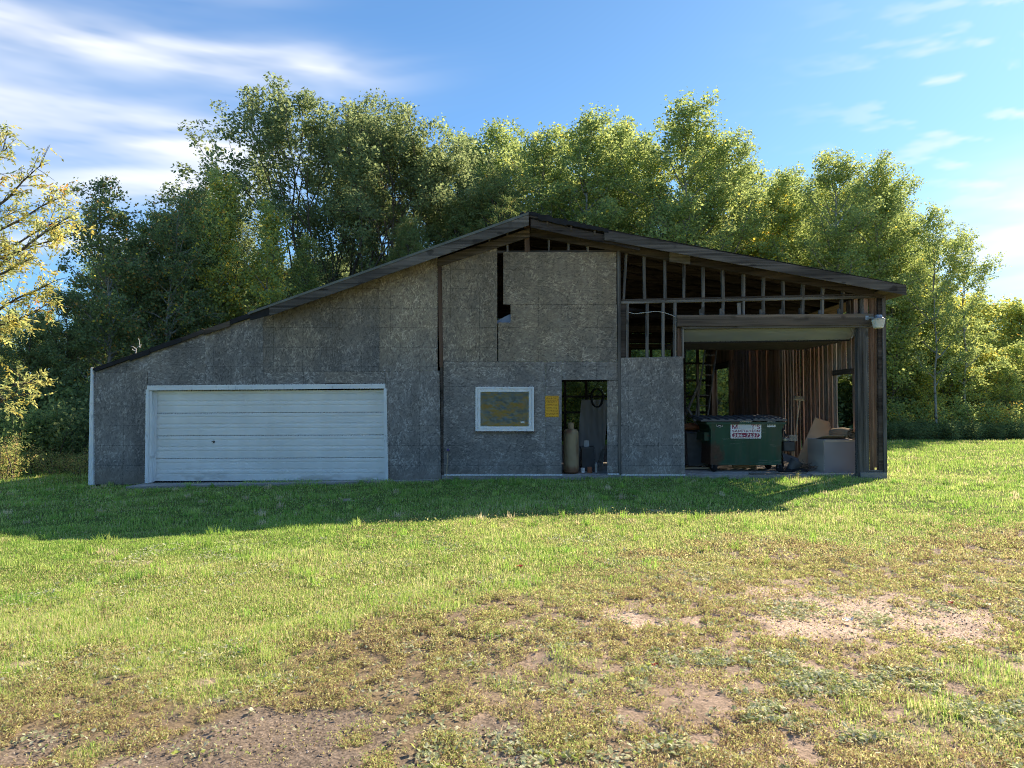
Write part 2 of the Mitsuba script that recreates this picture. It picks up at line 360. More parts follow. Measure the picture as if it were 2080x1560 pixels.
mat('ground_soil', ground_fn, 0.95, 0.1, bump=(lambda p, n, uv: 0.6 * noise(p.x * 60, p.y * 60, 0.0) + 0.4 * noise(p.x * 150, p.y * 150, 4.0), 0.006))
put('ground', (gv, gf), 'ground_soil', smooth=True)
tag('ground', 'patchy yard of lawn, dry mat and bare sandy soil in front of the barn', kind='structure')

# ------------------------------------------------------------------ barn
FW = -0.012          # outer face of the framing; the sheets stand on it
B = 'barn'
tag(B, 'weathered barn with grey strand board front, low roofs and one bay stripped to studs', 'barn')
P = lambda px, py, y=FW: tuple(at(px, py, y)[[0, 2]])


def poly(*pts): return Polygon([P(*q) for q in pts])


def rect(x0, y0, x1, y1): return poly((x0, y0), (x1, y0), (x1, y1), (x0, y1))


GAP = 0.002
rng = np.random.default_rng(7)


TONES = iter([0, 2, 0, 1, 1, 0, 2, 0, 0, 1, 1, 1, 0, 2, 0, 1, 2, 2, 2])


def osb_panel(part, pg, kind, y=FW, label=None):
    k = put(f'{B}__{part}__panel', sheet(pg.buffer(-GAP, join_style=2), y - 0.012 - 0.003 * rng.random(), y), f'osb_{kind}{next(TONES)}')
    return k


# roof lines in metres (front edge)
rl = lambda px: 432 + (1075 - px) * 0.3575 if px < 1075 else 436 + (px - 1075) * 0.186
under = lambda px, off: rl(px) + off
# left wing
L = 'front_wall'
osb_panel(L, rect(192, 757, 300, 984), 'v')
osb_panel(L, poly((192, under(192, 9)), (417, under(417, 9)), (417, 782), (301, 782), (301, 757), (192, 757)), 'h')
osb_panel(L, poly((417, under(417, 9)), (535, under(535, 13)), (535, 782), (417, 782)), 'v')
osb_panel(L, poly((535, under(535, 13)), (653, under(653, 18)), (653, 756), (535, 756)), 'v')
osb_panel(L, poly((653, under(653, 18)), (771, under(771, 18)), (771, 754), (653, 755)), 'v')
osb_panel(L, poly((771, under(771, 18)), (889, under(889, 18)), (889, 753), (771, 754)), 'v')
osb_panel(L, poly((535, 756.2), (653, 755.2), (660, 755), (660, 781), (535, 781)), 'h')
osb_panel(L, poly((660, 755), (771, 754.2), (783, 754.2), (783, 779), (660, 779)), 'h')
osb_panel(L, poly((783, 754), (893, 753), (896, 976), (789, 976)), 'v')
# middle
slot = rect(1010, 512, 1022, 620).union(rect(1010, 620, 1037, 655))
win = rect(968, 788, 1082, 873)
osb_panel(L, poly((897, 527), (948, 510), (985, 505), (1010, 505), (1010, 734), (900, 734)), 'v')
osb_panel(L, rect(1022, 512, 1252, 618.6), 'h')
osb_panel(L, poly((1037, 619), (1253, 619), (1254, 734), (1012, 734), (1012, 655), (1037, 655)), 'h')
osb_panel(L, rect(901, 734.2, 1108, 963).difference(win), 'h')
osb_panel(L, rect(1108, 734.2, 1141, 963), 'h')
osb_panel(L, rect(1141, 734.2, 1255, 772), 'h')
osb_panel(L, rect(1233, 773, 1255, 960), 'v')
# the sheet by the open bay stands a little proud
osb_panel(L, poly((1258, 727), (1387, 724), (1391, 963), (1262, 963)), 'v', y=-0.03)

# frame behind the sheets (only what shows: edges of openings)
def stud(x0, y0, x1, y1, w=0.038, dpt=0.089, m='wood_grey_up', part='front_frame', nm='stud', yf=0.0):
    a, b = at(x0, y0, yf), at(x1, y1, yf)
    j = rng.normal(0, 0.004)
    return put(f'{B}__{part}__{nm}', bar([a[0], yf + dpt / 2 + j, a[2]], [b[0], yf + dpt / 2 + j, b[2]], w, dpt), m)


def rail(x0, y0, x1, y1, w=0.045, dpt=0.095, m='wood_grey_along', nm='rail', yf=-0.004, part='front_frame'):
    return stud(x0, y0, x1, y1, w, dpt, m, part, nm, yf)


# trims
put(f'{B}__front_wall__trim_board', sheet(poly((888.5, 531), (896.5, 528), (900, 745), (893, 746)), FW - 0.03, FW + 0.02), 'wood_brown_up')
put(f'{B}__front_wall__trim_board', sheet(poly((894, 746), (899, 746), (902, 974), (897, 975)), FW - 0.016, FW + 0.02), 'wood_dark_along')
put(f'{B}__front_wall__trim_board', sheet(poly((1253.5, 499), (1259.5, 500), (1261, 726), (1261, 964), (1256, 964), (1255, 735)), FW - 0.034, FW + 0.08), 'wood_grey_up')
k = put(f'{B}__front_wall__corner_trim', sheet(poly((188, 747), (191.7, 748), (193, 985), (183, 985), (185, 840)), -0.075, 0.03), 'white_trim')
labels[k] = {'label': 'pale metal corner strip at the low end of the front'}
for a, b, y in ((903, 1142, 963.3), (1234, 1257, 961.5), (1262, 1391, 963.3)):
    put(f'{B}__front_wall__sill_strip', sheet(rect(a, y, b, y + 2.4), FW - 0.05, FW + 0.01), 'white_trim')

# gable studs over the middle
stud(1070, 455, 1071, 512, 0.10, 0.10, 'wood_brown_up', nm='ridge_post', yf=-0.006)
for x in (994, 1031, 1115, 1155, 1194, 1231):
    stud(x, rl(x) + 22, x, 512)
rail(985, 512, 1254, 510, 0.05, m='wood_dark_along')
# studs of the stripped bay, above and below the plate
pl = lambda x: 613 - (x - 1268) * 0.019
stud(1273, 503, 1267, pl(1268), 0.045)
for x in (1310.5, 1352, 1390, 1429.5, 1469.5, 1511, 1552, 1592, 1632, 1673, 1713):
    stud(x + rng.normal(0, 0.7), rl(x) + 32, x + rng.normal(0, 0.7), pl(x), 0.045 + 0.012 * rng.random())
rail(1262, 614, 1800, 602, 0.055, 0.10)
rail(1262, 609.5, 1800, 597.0, 0.03, 0.085, 'wood_dark_along', yf=0.004)
for x in (1429, 1470, 1511, 1552, 1592, 1632, 1672, 1711, 1752):
    stud(x + rng.normal(0, 0.5), pl(x) + 3, x + rng.normal(0, 0.5), 641, 0.045)
    if x not in (1511, 1752):
        stud(x - 5, 627 + rng.normal(0, 1), x - 5, 641, 0.04, nm='cripple_stud', yf=0.02)
stud(1501, 615, 1502, 640, 0.07, 0.03, 'wood_grey_up', nm='cleat', yf=-0.02)
# left part of the bay: tall studs over the lone sheet
stud(1266, 617, 1266, 727, 0.12, 0.07, 'wood_dark_along', nm='post', yf=0.02)
for x in (1275, 1315.5, 1347.5, 1371.5):
    stud(x, pl(x) + 3, x + rng.normal(0, 0.8), 728, 0.052)
stud(1380.5, 667, 1381, 727, 0.10, 0.09, 'wood_brown_up', nm='post', yf=0.01)
stud(1387, 664, 1388, 727, 0.035, 0.14, 'wood_grey_up', nm='jamb', yf=-0.03)
# header beam
k = put(f'{B}__front_frame__header_beam', bar([*at(1374, 652.5, 0)[:1], -0.03, at(1374, 652.5, 0)[2]], [at(1770, 649.5, 0)[0], -0.03, at(1770, 649.5, 0)[2]], 0.232, 0.12), 'wood_brown_along')
labels[k] = {'label': 'heavy brown timber beam over the open bay'}
rail(1386, 665.6, 1772, 662.6, 0.04, 0.12, 'wood_grey_along', nm='head_board', yf=-0.06)

# corner of the bay: post and boards
def board(x0, x1, y0, y1, yf, th, m, part='corner', nm='plank', lean=0):
    put(f'{B}__{part}__{nm}', sheet(Polygon([P(x0, y0, yf), P(x1, y0, yf), P(x1 + lean, y1, yf), P(x0 + lean, y1, yf)]), yf, yf + th), m)


board(1742, 1752, 663, 968, -0.03, 0.13, 'post_wood', nm='post', lean=1.5)
board(1752.6, 1764, 663, 967, -0.02, 0.12, 'post_wood', nm='post', lean=1.5)
board(1765, 1775, 600, 962, 0.05, 0.025, 'wood_brown_up', lean=2)
board(1776, 1783, 600, 950, 0.06, 0.025, 'wood_brown_up', lean=2)
board(1783.5, 1792, 602, 962, 0.0, 0.09, 'wood_dark_along', nm='post', lean=2)
board(1792.5, 1799, 600, 963, -0.03, 0.12, 'post_wood', nm='post', lean=3.5)
board(1735, 1742, 603, 640, 0.08, 0.03, 'plank_brown'); board(1752, 1763, 603, 640, 0.06, 0.03, 'plank_brown')
x0, z0 = P(1748, 963, -0.05); x1, _ = P(1801, 963, -0.05)
put(f'{B}__corner__footing', bx(x0, x1, -0.07, 0.22, -0.12, z0 + 0.03), 'concrete')
put(f'{B}__corner__sole_plate', bx(x0 + 0.15, x1 - 0.05, 0.0, 0.14, z0 + 0.031, z0 + 0.075), 'wood_grey_along')

# right wall, seen from inside: boards with gaps, from the corner to the back
XW = 7.40
def wall_top(y): return at(1840, rl(1840), -0.42)[2] - 0.12
y = 0.25; kplank = 0
ZT = wall_top(0) - 0.0
while y < 12.1:
    w = 0.19 + 0.02 * rng.random() if y > 3.0 else 0.235
    gap = rng.choice([0.001, 0.002, 0.003, 0.012]) if y > 4.6 else rng.choice([0.016, 0.04, 0.06, 0.03])
    z0, z1 = 0.06 + 0.05 * rng.random(), ZT + rng.normal(0, 0.02)
    if 0.8 < y < 4.4: z1 = 2.96 + 0.09 * y
    m = 'plank_brown' if rng.random() < 0.6 else ('plank_grey' if y < 5 else 'plank_red')
    spans = [(z0, z1)]
    if 0.70 < y + w / 2 < 1.45: spans = [(2.22, z1), (z0, 0.30)]
    if 9.0 < y + w / 2 < 11.0: spans = [(2.95, z1), (z0, 0.55)]
    for a, b in spans:
        th = 0.02 + 0.006 * rng.random()
        mm = bar([XW + rng.normal(0, 0.003), y + w / 2, a], [XW + rng.normal(0, 0.006), y + w / 2 + rng.normal(0, 0.006), b], w - gap, th, (1, 0, 0))
        put(f'{B}__side_wall__plank', mm, m)
    y += w + 0.002
for yy, z in ((0.62, 2.20), (4.6, 3.1), (9.0, 2.83)):
    put(f'{B}__side_wall__cleat', bx(XW - 0.075, XW - 0.018, yy, yy + (2.1 if yy > 8 else 0.95), z, z + (0.22 if yy > 8 else 0.12)), 'wood_dark_deep')
for yy, m in ((8.92, 'plank_red'), (11.02, 'plank_red'), (11.55, 'wood_grey_up')):
    put(f'{B}__side_wall__post', bx(XW - 0.16, XW - 0.02, yy, yy + 0.13, 0.06, 3.7), m)

# back wall: upper boards, open frame below
YB = 12.1
rz = lambda x: (5.50 - 0.3575 * abs(x - 0.35)) if x < 0.35 else 5.46 - 0.186 * (x - 0.35)
for z in np.arange(3.72, 5.4, 0.19):
    xe0 = 0.35 - max(0.1, (5.36 - z) / 0.3575); xe1 = min(7.4, 0.35 + (5.32 - z) / 0.186)
    xe0 = max(xe0, 1.0 if z > 4.3 else xe0)
    if xe1 - xe0 > 0.4:
        put(f'{B}__back_wall__board', bx(xe0, xe1, YB, YB + 0.022, z, z + 0.178), 'wood_dark_along' if rng.random() < 0.5 else 'wood_brown_along')
for x in (-1.0, 0.2, 1.4, 1.95, 2.75, 3.6, 4.4, 5.2, 6.0, 6.45, 6.95, 7.3):
    put(f'{B}__back_wall__post', bx(x, x + 0.09, YB - 0.1, YB - 0.002, 0.02, 3.75), 'wood_dark_deep')
for z in (0.5, 1.25, 1.85, 2.45, 3.1, 3.66):
    put(f'{B}__back_wall__girt', bx(-1.0, 7.38, YB + 0.002, YB + 0.05, z, z + 0.08), 'wood_dark_along')
put(f'{B}__back_wall__lean_to_siding', sheet(Polygon([(-8.6, -0.2), (-1.0, -0.2), (-1.0, 4.9), (-8.6, 2.2)]), YB, YB + 0.02), 'wood_dark_along')
put(f'{B}__far_wall', bx(-8.64, -8.60, 0.03, YB, -0.2, 2.22), 'wood_grey_up')
put(f'{B}__partition', sheet(Polygon([(0, 0), (1, 0), (1, 1), (0, 1)]), 0, 0.02), 'osb_v0')
v = cat([bx(-1.46, -1.42, 0.12, YB - 0.11, 0.0, 4.62)]); scene[f'{B}__partition'] = mikit.ply(v, 'wood_dark_deep')

# roof
oy, oyb = -0.42, 12.6
apx = at(1075, rl(1075), oy); axl, azl = apx[0], apx[2]
lft = at(190, rl(190), -0.06); rgt = at(1841, rl(1841), oy)


def slab(p, q, th, y0, y1):
    (xa, za), (xb, zb) = p, q
    pg = Polygon([(xa, za), (xb, zb), (xb, zb - th), (xa, za - th)])
    return sheet(pg, y0, y1)


rl_at = lambda x: azl - (axl - x) * (azl - lft[2]) / (axl - lft[0]) if x < axl else azl - (x - axl) * (azl - rgt[2]) / (rgt[0] - axl)
xm = at(520, 600, oy)[0]
put(f'{B}__roof__deck', slab((xm, rl_at(xm)), (axl - 0.002, azl), 0.035, oy + 0.03, oyb), 'tar_felt')
put(f'{B}__roof__deck', slab((lft[0] - 0.02, rl_at(lft[0])), (xm - 0.003, rl_at(xm)), 0.035, -0.075, oyb), 'tar_felt')
# the right slope is skip-sheathed: boards across the rafters, a few gone
yb = oy + 0.03
bi = 0
while yb < oyb:
    w = 0.30
    gone = 3.9 < yb < 4.1 or 7.3 < yb < 7.6
    if not gone:
        put(f'{B}__roof__sheathing_board', slab((axl + 0.002, azl - 0.006), (rgt[0], rgt[2] - 0.006), 0.028, yb, min(yb + w - 0.006, oyb)), 'wood_dark_along')
    yb += w
for y0, y1 in ((oy + 0.02, 3.8), (4.2, 7.3), (7.7, oyb)):
    put(f'{B}__roof__felt', slab((axl, azl + 0.002), (rgt[0] + 0.03, rgt[2] + 0.002), 0.006, y0, y1), 'tar_felt')
# rafters
for yy in np.arange(0.62, 12.2, 0.81):
    for s in (0, 1):
        e = (lft[0] + 0.1) if s == 0 else rgt[0] - 0.12
        a, b = np.array([axl, yy, azl - 0.12]), np.array([e, yy, rl_at(e) - 0.12])
        put(f'{B}__roof__rafter', bar(a, b, 0.14, 0.045, (0, 1, 0)), 'wood_dark_along')
for yy in (3.05, 6.3, 9.5):
    put(f'{B}__roof__tie_beam', bx(-1.4, 7.35, yy, yy + 0.05, 3.72, 3.90), 'wood_dark_along')
    for x in (2.0, 3.6, 5.2):
        put(f'{B}__roof__brace', bar([x, yy + 0.08, 3.75], [x + 1.1, yy + 0.08, rl_at(x + 1.1) - 0.1], 0.09, 0.04), 'wood_dark_along')
# fascia and edge boards on the front
def slope_board(pa, pb, ta, tb, y, th, m, nm):
    pg = Polygon([tuple(at(*pa, y)[[0, 2]]), tuple(at(*pb, y)[[0, 2]]), tuple(at(pb[0], pb[1] + tb, y)[[0, 2]]), tuple(at(pa[0], pa[1] + ta, y)[[0, 2]])])
    return put(f'{B}__roof__{nm}', sheet(pg, y, y + th), m)


slope_board((547, rl(547) + 3), (1074, rl(1074) + 4), 18, 21, oy, 0.028, 'fascia_wood', 'fascia_board')
slope_board((503, rl(503) - 2.0), (1074, rl(1074) - 2.0), 4.6, 5.2, oy - 0.012, 0.04, 'roof_edge', 'metal_edge')
slope_board((508, rl(508) + 3), (548, rl(548) + 3), 13, 16, oy + 0.03, 0.03, 'tar_felt', 'fascia_end')
slope_board((888, rl(888) + 27), (1076, rl(1076) + 27), 17, 18, -0.055, 0.04, 'wood_brown_along', 'barge_rafter')
for a, b, t, m in ((192, 262, 6, 'tar_felt'), (263, 303, 9, 'tar_felt'), (304, 368, 8, 'tar_felt'), (369, 414, 7, 'wood_dark_along'), (415, 467, 9, 'wood_brown_along'), (468, 512, 8, 'tar_felt')):
    slope_board((a, rl(a) + rng.normal(0, 0.8)), (b, rl(b) + rng.normal(0, 0.8)), t + 2, t + 2, -0.085 - 0.01 * rng.random(), 0.03, m, 'edge_strip')
slope_board((1228, rl(1228) + 4), (1841, rl(1841) + 1), 19, 20, oy, 0.03, 'fascia_wood', 'fascia_board')
slope_board((1078, rl(1078) + 8), (1300, rl(1300) + 14), 17, 17, oy + 0.06, 0.035, 'wood_dark_along', 'fly_rafter')
slope_board((1078, rl(1078) + 26), (1795, rl(1795) + 22), 17, 14, -0.05, 0.04, 'wood_dark_along', 'barge_rafter')
slope_board((1360, rl(1360) + 22), (1402, rl(1402) + 22), 20, 18, -0.10, 0.03, 'wood_grey_along', 'splice_board')
# soffit lookouts under the front overhang
for x in np.arange(1110, 1830, 48):
    a = at(x, rl(x) + 10, oy + 0.05)
    put(f'{B}__roof__lookout', bx(a[0], a[0] + 0.04, oy + 0.035, -0.06, rl_at(a[0]) - 0.15, rl_at(a[0]) - 0.045), 'wood_brown_along')
e1, e2 = at(1839, rl(1839) + 2, oy + 0.04), at(1839, rl(1839) + 18, oy + 0.04)
put(f'{B}__roof__eave_board', bx(rgt[0] - 0.01, rgt[0] + 0.02, oy + 0.032, oyb, rgt[2] - 0.19, rgt[2] - 0.01), 'wood_dark_deep')
put(f'{B}__roof__soffit', sheet(Polygon([(XW + 0.1, rl_at(XW) - 0.2), (rgt[0] - 0.012, rgt[2] - 0.17), (rgt[0] - 0.012, rgt[2] - 0.19), (XW + 0.1, rl_at(XW) - 0.22)]), oy + 0.034, 12.0), 'wood_dark_deep')
# ridge cap of crumpled felt, and torn felt down the right slope
def ragged(px0, px1, up0, up1, n, y, seed, m='tar_felt'):
    r = np.random.default_rng(seed)
    xs_ = np.linspace(px0, px1, n)
    top = [(x, rl(x) - up0 + (up0 - up1) * (x - px0) / (px1 - px0) - abs(r.normal(0, 2.2))) for x in xs_]
    bot = [(x, rl(x) + 7 + r.normal(0, 1.2)) for x in xs_[::-1]]
    pg = Polygon([tuple(at(*q, y)[[0, 2]]) for q in top + bot]).buffer(0)
    return sheet(pg, y, y + 0.35)


put(f'{B}__roof__ridge_cap', cat([ragged(1056, 1097, 1, 5, 9, oy + 0.05, 3), ragged(1072, 1094, 5, 4, 6, oy + 0.1, 4)]), 'tar_felt')
put(f'{B}__roof__torn_felt', ragged(1093, 1236, 2, 0, 24, oy - 0.005, 5), 'tar_felt')
put(f'{B}__roof__torn_felt', ragged(1100, 1150, 2, 1, 7, oy - 0.014, 6), 'tar_felt')

# slab, foundation, apron
fz0 = P(1000, 964)[1]
put(f'{B}__foundation', bx(fx(898), fx(1640), -0.045, 0.16, -0.12, fz0 - 0.004), 'concrete')
put(f'{B}__floor', bx(-1.4, 7.3, 0.17, 12.0, -0.1, fz0 - 0.01), 'concrete')
put(f'{B}__garage_floor', bx(-8.5, -1.47, 0.1, 12.0, -0.3, -0.03), 'concrete')
tag('apron', 'cracked concrete strip along the foot of the closed garage door', 'apron')
ap = Polygon([(at(262, 992, -0.5)[0], -0.62), (fx(360), -0.55), (fx(620), -0.42), (fx(893), -0.16), (fx(893), -0.022), (fx(296), -0.022)])
m = trimesh.creation.extrude_polygon(ap, 0.25, engine='earcut'); m.apply_translation((0, 0, -0.36))
vv = m.vertices.copy(); vv[:, 2] += np.where(vv[:, 2] > -0.2, 0.0145 * (vv[:, 0] + 8) * 1.0 + 0.015, 0); m.vertices = vv
put('apron', m, 'concrete')

# garage door with its white surround
D = 'garage_door'
dy = 0.10
def dz(py): return P(550, py)[1]
xl, xr = fx(308, dy), fx(788, dy)
z_top, z_bot = at(550, 792.5, dy)[2], at(550, 977, dy)[2]
nsec = 4; hs = (z_top - z_bot) / nsec
for s_ in range(nsec):
    a = z_bot + s_ * hs
    prof = [(0.0, a + 0.004)]
    ribs = [(0.0, 0.30, 0.009), (0.33, 0.47, 0.012), (0.53, 0.80, 0.009), (0.83, 0.985, 0.012)]
    for (r0, r1, dp_) in ribs:
        prof += [(0.0, a + hs * r0 + 0.006), (-dp_, a + hs * r0 + 0.012), (-dp_, a + hs * r1 - 0.006), (0.0, a + hs * r1 - 0.004)]
    prof += [(0.0, a + hs - 0.004), (0.035, a + hs - 0.004), (0.035, a + 0.004)]
    pg = Polygon(prof).buffer(0)
    m = trimesh.creation.extrude_polygon(pg, xr - xl, engine='earcut')
    v = m.vertices.copy(); m.vertices = np.stack([xl + v[:, 2], dy + v[:, 0], v[:, 1]], 1); m.invert() if m.volume < 0 else None
    # the row of sections hangs a little crooked
    vv = m.vertices.copy(); vv[:, 2] += 0.012 * (vv[:, 0] - (xl + xr) / 2) / (xr - xl) * 2 - (0.02 * (1 - ((vv[:, 0] - (xl + xr) / 2) / (xr - xl) * 2) ** 2) if s_ == 3 else 0); m.vertices = vv
    put(f'{B}__{D}__section', m, 'door_paint')
hx, _, hz = at(435, 897, dy)
put(f'{B}__{D}__handle', cat([bx(hx - 0.007, hx + 0.007, dy - 0.04, dy - 0.012, hz - 0.03, hz + 0.02), bx(hx - 0.032, hx + 0.032, dy - 0.05, dy - 0.038, hz - 0.007, hz + 0.007), lathe([(0, 0), (0.022, 0), (0.022, 0.006), (0, 0.006)]).apply_transform(trimesh.transformations.rotation_matrix(math.pi / 2, [1, 0, 0])).apply_translation((hx, dy - 0.016, hz))]), 'dark_metal')
put(f'{B}__{D}__bottom_seal', bx(xl, xr, dy - 0.01, dy + 0.03, z_bot - 0.03, z_bot - 0.001), 'black_rubber')
put(f'{B}__door_surround__head', sheet(poly((301, 783), (783, 779.5), (783, 789), (301, 793)), FW - 0.045, dy - 0.03), 'white_trim')
put(f'{B}__door_surround__jamb', sheet(poly((298, 791), (304, 791), (303, 981), (296, 981)), FW - 0.040, dy - 0.02), 'white_trim')
put(f'{B}__door_surround__jamb', sheet(poly((304.2, 793.5), (309, 793.5), (308.5, 980), (303.2, 980)), FW - 0.018, dy + 0.03), 'white_trim')
put(f'{B}__door_surround__jamb', sheet(poly((780, 789.4), (785.5, 789), (789, 976), (782, 976)), FW - 0.040, dy + 0.03), 'white_trim')
put(f'{B}__door_surround__stop', bx(fx(309.5, dy), fx(320, dy), dy - 0.024, dy - 0.0175, z_bot, z_top + 0.02), 'white_trim')

# raised door of the open bay
R = 'raised_door'
q = [at(1389, 667.5, 0.12), at(1741, 664.5, 0.12)]
xa, xb, zt = q[0][0], q[1][0], q[0][2]
prof = [(0.16, zt + 0.05)]
arc = [(0.16 + 0.30 * (t ** 1.5), zt - 0.02 - 0.23 * t) for t in np.linspace(0, 1, 9)]
outer = [(a, b) for a, b in arc]; inner = [(a + 0.035, b + 0.012) for a, b in arc[::-1]]
pg = Polygon(outer + inner).buffer(0)
m = trimesh.creation.extrude_polygon(pg, xb - xa, engine='earcut'); v = m.vertices.copy(); m.vertices = np.stack([xa + v[:, 2], v[:, 0], v[:, 1]], 1); m.invert() if m.volume < 0 else None
vv = m.vertices.copy(); vv[:, 2] += 0.055 * (vv[:, 0] - xa) / (xb - xa); m.vertices = vv
put(f'{B}__{R}__section', m, 'raised_door', smooth=30)
mm = bx(xa, xb, 0.46, 0.52, zt - 0.28, zt - 0.24); vv = mm.vertices.copy(); vv[:, 2] += 0.055 * (vv[:, 0] - xa) / (xb - xa); mm.vertices = vv
put(f'{B}__{R}__bottom_seal', mm, 'black_rubber')
put(f'{B}__{R}__section', bx(xa + 0.02, xb - 0.02, 0.53, 2.9, zt - 0.22, zt - 0.18), 'dark_metal')
put(f'{B}__{R}__hinge', cat([bar([xb - 0.02, 0.1, zt - 0.03], [xb - 0.12, 0.14, zt - 0.2], 0.02, 0.02), bar([xb - 0.14, 0.1, zt + 0.02], [xb - 0.03, 0.12, zt - 0.2], 0.02, 0.02)]), 'grey_metal')

# window
W = 'window'
outr, inn, gl = rect(966, 786, 1084.5, 875.5), rect(970.5, 790, 1080, 871), rect(976, 796, 1074, 866)
put(f'{B}__{W}__frame', sheet(outr.difference(inn), FW - 0.055, FW + 0.05), 'white_trim')
put(f'{B}__{W}__sash', sheet(inn.buffer(-0.003).difference(gl), FW - 0.045, FW + 0.04), 'white_trim')
c = np.array(gl.exterior.coords)[:4]
(wx0, wz0), (wx1, wz1) = c.min(0), c.max(0)
put(f'{B}__{W}__pane', bx(wx0 - 0.01, wx1 + 0.01, FW - 0.012, FW + 0.0, wz0 - 0.01, wz1 + 0.01), 'window_glass')
put(f'{B}__{W}__ledge', sheet(rect(965, 875.8, 1085, 878.5), FW - 0.06, FW + 0.02), 'wood_brown_along')
xs0, zs0 = P(1061, 858)
k = put(f'{B}__{W}__sticker', bx(xs0 - 0.035, xs0 + 0.045, FW - 0.0155, FW - 0.0125, zs0 - 0.015, zs0 + 0.02), 'paper')
labels[k] = {'label': 'small white sticker in the corner of the pane'}

# the blue sheet behind the slot, the draped wire
pg = Polygon([P(1008, 657, 0.12), P(1040, 657, 0.12), P(1040, 638, 0.12), P(1034, 639, 0.12), P(1008, 652, 0.12)])
put('metal_sheet', sheet(pg, 0.12, 0.135), 'blue_sheet')
tag('metal_sheet', 'pale blue metal sheet showing in the slot between the upper boards', 'metal sheet')
wp = [at(*q, -0.03) for q in ((1277, 634), (1288, 637.5), (1300, 636), (1312, 635), (1325, 633), (1338, 632.8), (1352, 636), (1364, 640), (1372, 644))]
put('cable', tube(wp, 0.006, 5), 'white_wire')
tag('cable', 'pale cable drooping across the bare studs above the lone sheet', 'cable')

# dead twig on the low roof
tw = Soup()
base = at(275, 720, 0.6)
for q in (((275, 722), (277, 708), (284, 701), (283, 692), (281, 687)), ((277, 710), (272, 705), (266, 703)), ((282, 703), (285, 706), (287, 699)), ((276, 713), (270, 711), (268, 708))):
    pts = [at(*u, 0.6) for u in q]
    tw.add(*tube(pts, np.linspace(0.011, 0.004, len(pts)), 5))
put('dead_branch', tw.mesh(), 'white_wire')
tag('dead_branch', 'bleached forked dead branch caught on the low roof edge', 'branch')

# ------------------------------------------------------------------ yard lamp, warning sign
lx, ly, lz = at(1784, 655, -0.28)
tag('yard_lamp', 'grey yard lamp with a ribbed lens bucket at the corner of the open bay', 'lamp')
m = lathe([(0, -0.115), (0.085, -0.115), (0.092, -0.10), (0.122, 0.05), (0.118, 0.055), (0, 0.055)], 28); m.apply_translation((lx, ly, lz))
put('yard_lamp__lens', m, 'lamp_lens', smooth=30)
rb = []
for i in range(18):
    a = i * 2 * math.pi / 18
    rb.append(bar([lx + 0.093 * math.cos(a), ly + 0.093 * math.sin(a), lz - 0.10], [lx + 0.122 * math.cos(a), ly + 0.122 * math.sin(a), lz + 0.045], 0.008, 0.008, (math.cos(a), math.sin(a), 0)))
put('yard_lamp__lens_ribs', cat(rb), 'lamp_lens')
m = lathe([(0, 0.057), (0.13, 0.057), (0.132, 0.075), (0.10, 0.085), (0.075, 0.12), (0.07, 0.15), (0, 0.155)], 28); m.apply_translation((lx, ly, lz))
put('yard_lamp__housing', m, 'grey_metal', smooth=30)
put('yard_lamp__bracket', cat([bar([lx - 0.02, ly, lz + 0.10], [lx - 0.14, -0.06, lz + 0.12], 0.035, 0.035, (0, 0, 1)), bx(lx - 0.17, lx - 0.10, -0.099, -0.045, lz + 0.07, lz + 0.16)]), 'grey_metal')


def text_on(key, s, cx, cz, width, height, y, m, bold=True, depth=0.0015):
    t = meshkit.text_mesh(s, height, depth, bold)
    lo, hi = t.bounds
    sx, sz = width / (hi[0] - lo[0]), height / (hi[1] - lo[1])
    v = t.vertices.copy()
    t.vertices = np.stack([cx + (v[:, 0] - (lo[0] + hi[0]) / 2) * sx, y - v[:, 2], cz + (v[:, 1] - (lo[1] + hi[1]) / 2) * sz], 1)
    t.fix_normals()
    return put(key, t, m)


wy = FW - 0.02
sg = rect(1107, 804, 1135, 847)
put('warning_sign__plate', sheet(sg.buffer(-0.02).buffer(0.02, quad_segs=4), wy - 0.004, wy), 'sign_yellow')
(sx0, sz0, sx1, sz1) = sg.bounds
sw, sh, scx = sx1 - sx0, sz1 - sz0, (sx0 + sx1) / 2
bd = sg.buffer(-0.012).buffer(-0.02).buffer(0.02, quad_segs=4)
put('warning_sign__border', sheet(bd.difference(bd.buffer(-0.006)), wy - 0.0055, wy - 0.0042), 'sign_red')
put('warning_sign__rule', bx(sx0 + 0.02, sx1 - 0.02, wy - 0.0055, wy - 0.0042, sz1 - sh * 0.215, sz1 - sh * 0.20), 'sign_red')
for s_, f, w, h in (('WARNING', 0.125, 0.84, 0.10), ('THIS PROPERTY', 0.29, 0.78, 0.075), ('IS UNDER VIDEO', 0.43, 0.80, 0.075), ('SURVEILLANCE.', 0.57, 0.78, 0.075), ('YOU ARE BEING', 0.71, 0.82, 0.075), ('RECORDED NOW', 0.85, 0.84, 0.08)):
    text_on('warning_sign__lettering', s_, scx, sz1 - sh * f, sw * w, sh * h, wy - 0.0042, 'sign_red', False)
tag('warning_sign', 'yellow warning sign with dark red lettering between the window and the doorway', 'sign')

# ------------------------------------------------------------------ dumpster
Q = 'dumpster'
tag(Q, 'green steel dumpster with black ribbed lids and rusty lower corners in the open bay', 'dumpster')
yf, yk = 0.62, 1.55
fl = fz0 - 0.01
A = lambda px, py, y=yf: at(px, py, y)
x0t, x1t = A(1432, 858)[0], A(1596, 858)[0]
x0b, x1b = A(1445, 945)[0], A(1589, 945)[0]
zt, zb = A(1500, 857)[2], A(1500, 945)[2]
